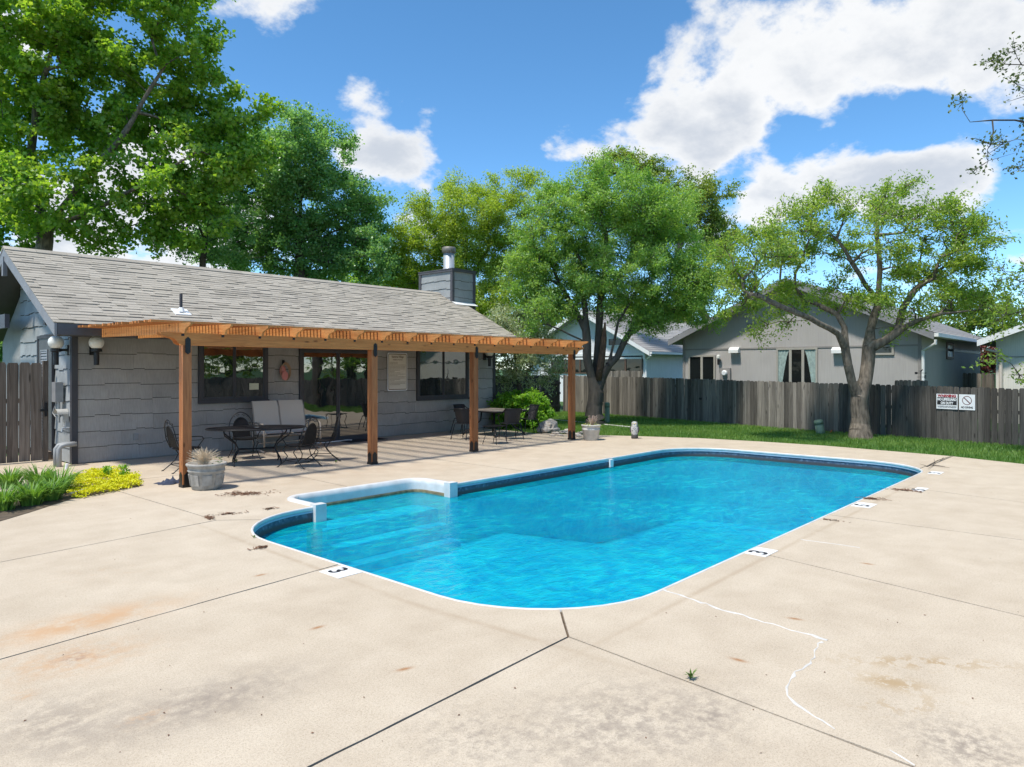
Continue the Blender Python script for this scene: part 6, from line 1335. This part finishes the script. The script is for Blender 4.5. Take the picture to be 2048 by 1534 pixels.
# right-edge tree whose sprigs hang into the picture
D = 15.0; b = atd(2330, 860, D); q = lambda px, py, dd=0: atd(px, py, D + dd)
make_tree('edge_tree', 'loose tree at the right edge with sparse dark sprigs against the sky', 'tree', (b.x, b.y), [[(b.x, b.y, -.08), q(2330, 700), q(2310, 500), q(2290, 300)], [q(2310, 450), q(2180, 320), q(2080, 250), q(2030, 240), q(1985, 240), q(1940, 244)], [q(2310, 600), q(2150, 540), q(2060, 520), q(2010, 560)]],
          ell(D, [(2030, 105, 30, 22), (1992, 165, 38, 26), (2040, 200, 22, 30), (1945, 208, 22, 10), (1995, 300, 30, 30), (2035, 300, 20, 40), (2000, 350, 28, 16), (2120, 150, 70, 110), (2200, 200, 110, 150), (2150, 330, 80, 90), (2280, 330, 130, 160), (2330, 120, 110, 130), (2420, 350, 120, 170)], 1.0), LF['birch'], M['bark_dark'], leaf=.085, aspect=.6, clumps=190, per=60, rc=.38, trunk_r=.2, tip=.006, seed=18, droop=.3)
make_tree('leaning_sapling', 'yellow-green feathery branches hanging in at the right edge before the cream house', 'tree', (atd(2130, 880, 16).x, atd(2130, 880, 16).y), [[atd(2130, 890, 16), atd(2120, 760, 16), atd(2090, 640, 16), atd(2050, 560, 16)], [atd(2090, 640, 16), atd(2050, 620, 16), atd(2015, 630, 16)]],
          ell(16.0, [(2025, 560, 35, 50), (2035, 640, 35, 40), (2010, 700, 22, 20), (2040, 740, 20, 22), (2090, 600, 60, 90), (2000, 620, 15, 30), (1966, 730, 14, 10)]), LF['honey'], M['bark_dark'], leaf=.10, aspect=.4, clumps=30, per=46, rc=.32, trunk_r=.05, seed=19, droop=.5)
# trees on the near side of the plot, mirrored in the clubhouse glass
for k, (x, y, h, lf, lb) in enumerate([(20.8, -10.5, 4.2, 'honey', 'tree mirrored in the left window, outside the picture to the right'), (24.0, -17.5, 5.0, 'maple', 'larger tree mirrored in the left window behind the first'), (26.5, -6.0, 4.2, 'locust_g', 'tree mirrored in the sliding door, outside the picture to the right'), (31.5, -11.0, 5.0, 'elm', 'farther tree mirrored in the sliding door')]):
    make_tree('mirrored_tree', lb, 'tree', (x, y), [[(x, y, -.1), (x + .1, y, 1.2), (x, y + .1, 2.0)], [(x, y + .1, 2.0), (x + .8, y, h * .7)], [(x, y + .1, 2.0), (x - .8, y + .4, h * .75)]],
              [(Vector((x, y, h)), 3.0, 3.0, 2.2), (Vector((x + 1.6, y - .8, h - 1.4)), 2.2, 2.2, 1.5), (Vector((x - 1.6, y + .8, h - 1.2)), 2.2, 2.2, 1.5)], LF[lf], M['bark_dark'], leaf=.2, aspect=.6, clumps=70, per=90, rc=.8, trunk_r=.22, seed=60 + k, group='trees mirrored in the glass')
# trees farther off
for k, (px, d, lst, lf, lb) in enumerate([
        (1075, 44, [(1060, 620, 60, 40), (1000, 640, 60, 40), (1110, 640, 50, 40)], 'locust_g', 'far green tree filling the gap right of the chimney'),
        (1930, 52, [(1920, 640, 50, 30), (1960, 620, 50, 40), (1890, 660, 50, 25), (2010, 640, 50, 40), (1990, 690, 40, 30)], 'elm', 'far tree behind the roof of the grey house'),
        (-10, 40, [(-20, 660, 60, 60), (20, 690, 40, 40)], 'pear', 'far dark tree low behind the brown side gate'),
        (1240, 50, [(1240, 640, 40, 30), (1300, 640, 50, 35), (1350, 640, 40, 30)], 'honey', 'far tree between the white house and the grey house'),
        (760, 46, [(760, 560, 60, 50), (700, 560, 60, 50), (820, 600, 50, 50)], 'locust_g', 'far tree seen low behind the roof ridge'),
        (1620, 58, [(1560, 640, 70, 50), (1660, 630, 70, 50), (1740, 640, 60, 40)], 'maple', 'far tree behind the ridge of the grey house')]):
    b = atd(px, 737, d); make_tree('far_tree', lb, 'tree', (b.x, b.y), [[(b.x, b.y, -.1), atd(px, 690, d), atd(px, 650, d)]], ell(d, lst), LF[lf], M['bark_dark'], leaf=.24, aspect=.6, clumps=70, per=110, rc=.9, trunk_r=.2, seed=40 + k, group='trees beyond the houses')
D = 40; b = atd(1968, 737, D); make_tree('red_shrub', 'dark red leafed tree between the grey and cream houses', 'tree', (b.x, b.y), [[(b.x, b.y, -.1), atd(1968, 740, D), atd(1968, 715, D)]], ell(D, [(1968, 712, 22, 22), (1975, 735, 20, 14)]), LF['red'], M['bark_dark'], leaf=.14, clumps=24, per=120, rc=.45, trunk_r=.06, seed=51)
# shrubs at the clubhouse end
D = 24.6; b = atd(1040, 842, D)
make_tree('silver_shrub', 'silvery drooping shrub overhanging the dark fence at the clubhouse end', 'shrub', (b.x, b.y), [[(b.x, b.y, -.1), atd(1040, 780, D), atd(1030, 730, D)], [atd(1030, 730, D), atd(1080, 700, D)]],
          ell(D, [(1050, 690, 60, 40), (1010, 660, 40, 40), (1090, 720, 40, 30), (1020, 730, 45, 40), (1060, 650, 35, 25), (1075, 745, 35, 20)], 1.0), LF['olive'], M['bark_dark'], leaf=.13, aspect=.28, clumps=85, per=170, rc=.42, trunk_r=.08, seed=21, droop=.8, min_z=.9)
D = 22.8; b = at(1045, 850)
make_tree('green_shrub', 'bright green rounded shrub beside the right end of the clubhouse', 'shrub', (b.x, b.y), [[(b.x, b.y, -.05), (b.x, b.y, .3), (b.x, b.y, .55)]],
          ell(D, [(1045, 815, 48, 30), (1015, 820, 30, 35), (1080, 825, 25, 25), (1040, 795, 30, 16), (1055, 840, 40, 14)], .8), LF['shrub'], M['bark_dark'], leaf=.085, aspect=.6, clumps=110, per=130, rc=.22, trunk_r=.05, seed=22, min_z=.06)
# daylily clumps and creeping jenny in the left bed
bedp = [(-1.5, 9.6), (0.6, 9.9), (2.2, 10.55), (2.7, 11.0), (3.36, 11.66), (4.55, 12.16), (4.5, 12.5), (3.6, 12.85), (2.2, 12.8), (-1.5, 12.4)]
struct(MB().add([(x, y, .006) for x, y in bedp], [tuple(range(len(bedp)))]).build('planting_bed', M['soil']))
def lily(c, n_, h, r, label):
    mb_v = []; mb_q = []; tn = []; t = None; V_ = []; Q_ = []
    for k in range(n_):
        a = random.uniform(0, 6.28); b0 = random.uniform(0, r * .45); L_ = h * random.uniform(.7, 1.25); e = Vector((math.cos(a), math.sin(a), 0)); f_ = Vector((-math.sin(a), math.cos(a), 0)); c0 = Vector((c[0], c[1], 0)) + e * b0; le = random.uniform(.45, 1.0); o = len(V_); wd = random.uniform(.008, .014)
        for j in range(6):
            s = j / 5; x = le * L_ * (s ** 1.4) * .9; z = L_ * (1.35 * s - .85 * s * s * le * 1.1); p = c0 + e * x + Vector((0, 0, max(.004, z))); ww = wd * (1 - s ** 2.5 * .95); V_ += [p - f_ * ww, p + f_ * ww]
        tv = random.random()
        for j in range(5): Q_.append((o + 2 * j, o + 2 * j + 1, o + 2 * j + 3, o + 2 * j + 2)); tn.append(tv)
    me = big_mesh('daylily', np.array([list(v) for v in V_]), np.array(Q_), LF['lily'], np.array(tn)); tag(link('daylily', me), label, 'plant', 'daylily clumps in the left bed')
lilies = [((at(5, 1020)), 'nearest daylily clump at the left edge of the picture'), (at(60, 1010), 'broad daylily clump just right of the left edge'), (at(118, 985), 'daylily clump next to the yellow groundcover'), (at(20, 975), 'rear daylily clump at the left edge'), (at(80, 975), 'rear daylily clump behind the broad clump'), (at(-60, 1010), 'daylily clump cut off by the left edge'), (at(100, 1000), 'low daylily clump spilling onto the deck')]
for k, (p, lb) in enumerate(lilies): lily((p.x, p.y), 190, .34 + .03 * (k % 3), .34, lb)
jp = [at(138, 992), at(160, 998), at(225, 985), at(283, 972), at(275, 955), at(235, 945), at(190, 943), at(150, 955)]; jpoly = [(p.x, p.y) for p in jp]; xs = [p[0] for p in jpoly]; ys = [p[1] for p in jpoly]; C = []
while len(C) < 9000:
    x, y = random.uniform(min(xs), max(xs)), random.uniform(min(ys), max(ys))
    if in_poly(jpoly, x, y):
        hgt = .07 + .05 * math.sin(x * 7) * math.sin(y * 6) + .03 * math.sin(x * 19 + y * 13); C.append((x + random.gauss(0, .02), y + random.gauss(0, .02), max(.012, hgt * random.random() ** .35)))
C = np.array(C); Nn = rng.normal(size=C.shape) * .5 + np.array([0, 0, 1.0]); Nn /= np.linalg.norm(Nn, axis=1)[:, None]
o = link('creeping_jenny', leaves_mesh('creeping_jenny', C, Nn, .032, .8, LF['jenny'], np.clip(rng.normal(.55, .22, len(C)), 0, 1))); o['kind'] = 'stuff'; o['label'] = 'low mat of chartreuse yellow groundcover at the deck edge'
for (px, py, lb) in ((213, 960, 'tall pale green sprig rising from the yellow groundcover'), (248, 957, 'dark green weed sprig in the yellow groundcover')):
    c = at(px, py); V_ = []; cs = []
    for k in range(140): a = random.uniform(0, 6.28); r_ = random.uniform(.0, .09); cs.append((c.x + r_ * math.cos(a), c.y + r_ * math.sin(a), random.uniform(.06, .24)))
    cs = np.array(cs); Nn = rng.normal(size=cs.shape) + np.array([0, 0, .8]); Nn /= np.linalg.norm(Nn, axis=1)[:, None]
    tag(link('weed_sprig', leaves_mesh('weed_sprig', cs, Nn, .06, .4, LF['shrub'], rng.random(140))), lb, 'weed')
tag(MB().obox(at(160, 988) + Vector((0, 0, .05)), Vector((.75, .66, 0)), Vector((-.66, .75, 0)), UPV, .24, .02, .008).build('edging_stake', M['whitepot']), 'pale stick lying across the daylily and groundcover edge', 'stake')
# lawn blades
lawn = EAST[:-1] + [(16.3, 15.0), (18.2, 17.0), (25.3, 19.6), (24.26, 14.6), (23.62, 12.15), (23.1, 10.04), (22.45, 7.0), (22.15, 4.9), (21.45, 2.3), (20.7, -1.0), (19.6, -6.0)]
xs = [p[0] for p in lawn]; ys = [p[1] for p in lawn]; n_t = 210000; X_ = rng.uniform(min(xs), max(xs), n_t); Y_ = rng.uniform(min(ys), max(ys), n_t); inside = np.zeros(n_t, bool); j = len(lawn) - 1
for i in range(len(lawn)):
    xi, yi = lawn[i]; xj, yj = lawn[j]; cond = ((yi > Y_) != (yj > Y_)) & (X_ < (xj - xi) * (Y_ - yi) / (yj - yi + 1e-12) + xi); inside ^= cond; j = i
X_ = X_[inside]; Y_ = Y_[inside]; n_ = len(X_); a = rng.uniform(0, 6.28, n_); h = rng.uniform(.05, .105, n_); lean = rng.uniform(0, .05, n_); wd = rng.uniform(.008, .015, n_); b = rng.uniform(0, 6.28, n_)
V = np.stack([np.stack([X_ - wd * np.cos(a), Y_ - wd * np.sin(a), np.full(n_, -.05)], 1), np.stack([X_ + wd * np.cos(a), Y_ + wd * np.sin(a), np.full(n_, -.05)], 1), np.stack([X_ + lean * np.cos(b), Y_ + lean * np.sin(b), -.05 + h], 1)], 1).reshape(-1, 3)
patchy = .5 + .22 * np.sin(X_ * 2.1 + Y_ * .7) * np.sin(Y_ * 1.7) + rng.normal(0, .2, n_)
o = link('lawn_grass', big_mesh('lawn_grass', V, np.arange(3 * n_).reshape(n_, 3), LF['grass'], np.clip(patchy, 0, 1))); o['kind'] = 'stuff'; o['label'] = 'mown green lawn strip between deck and fence'
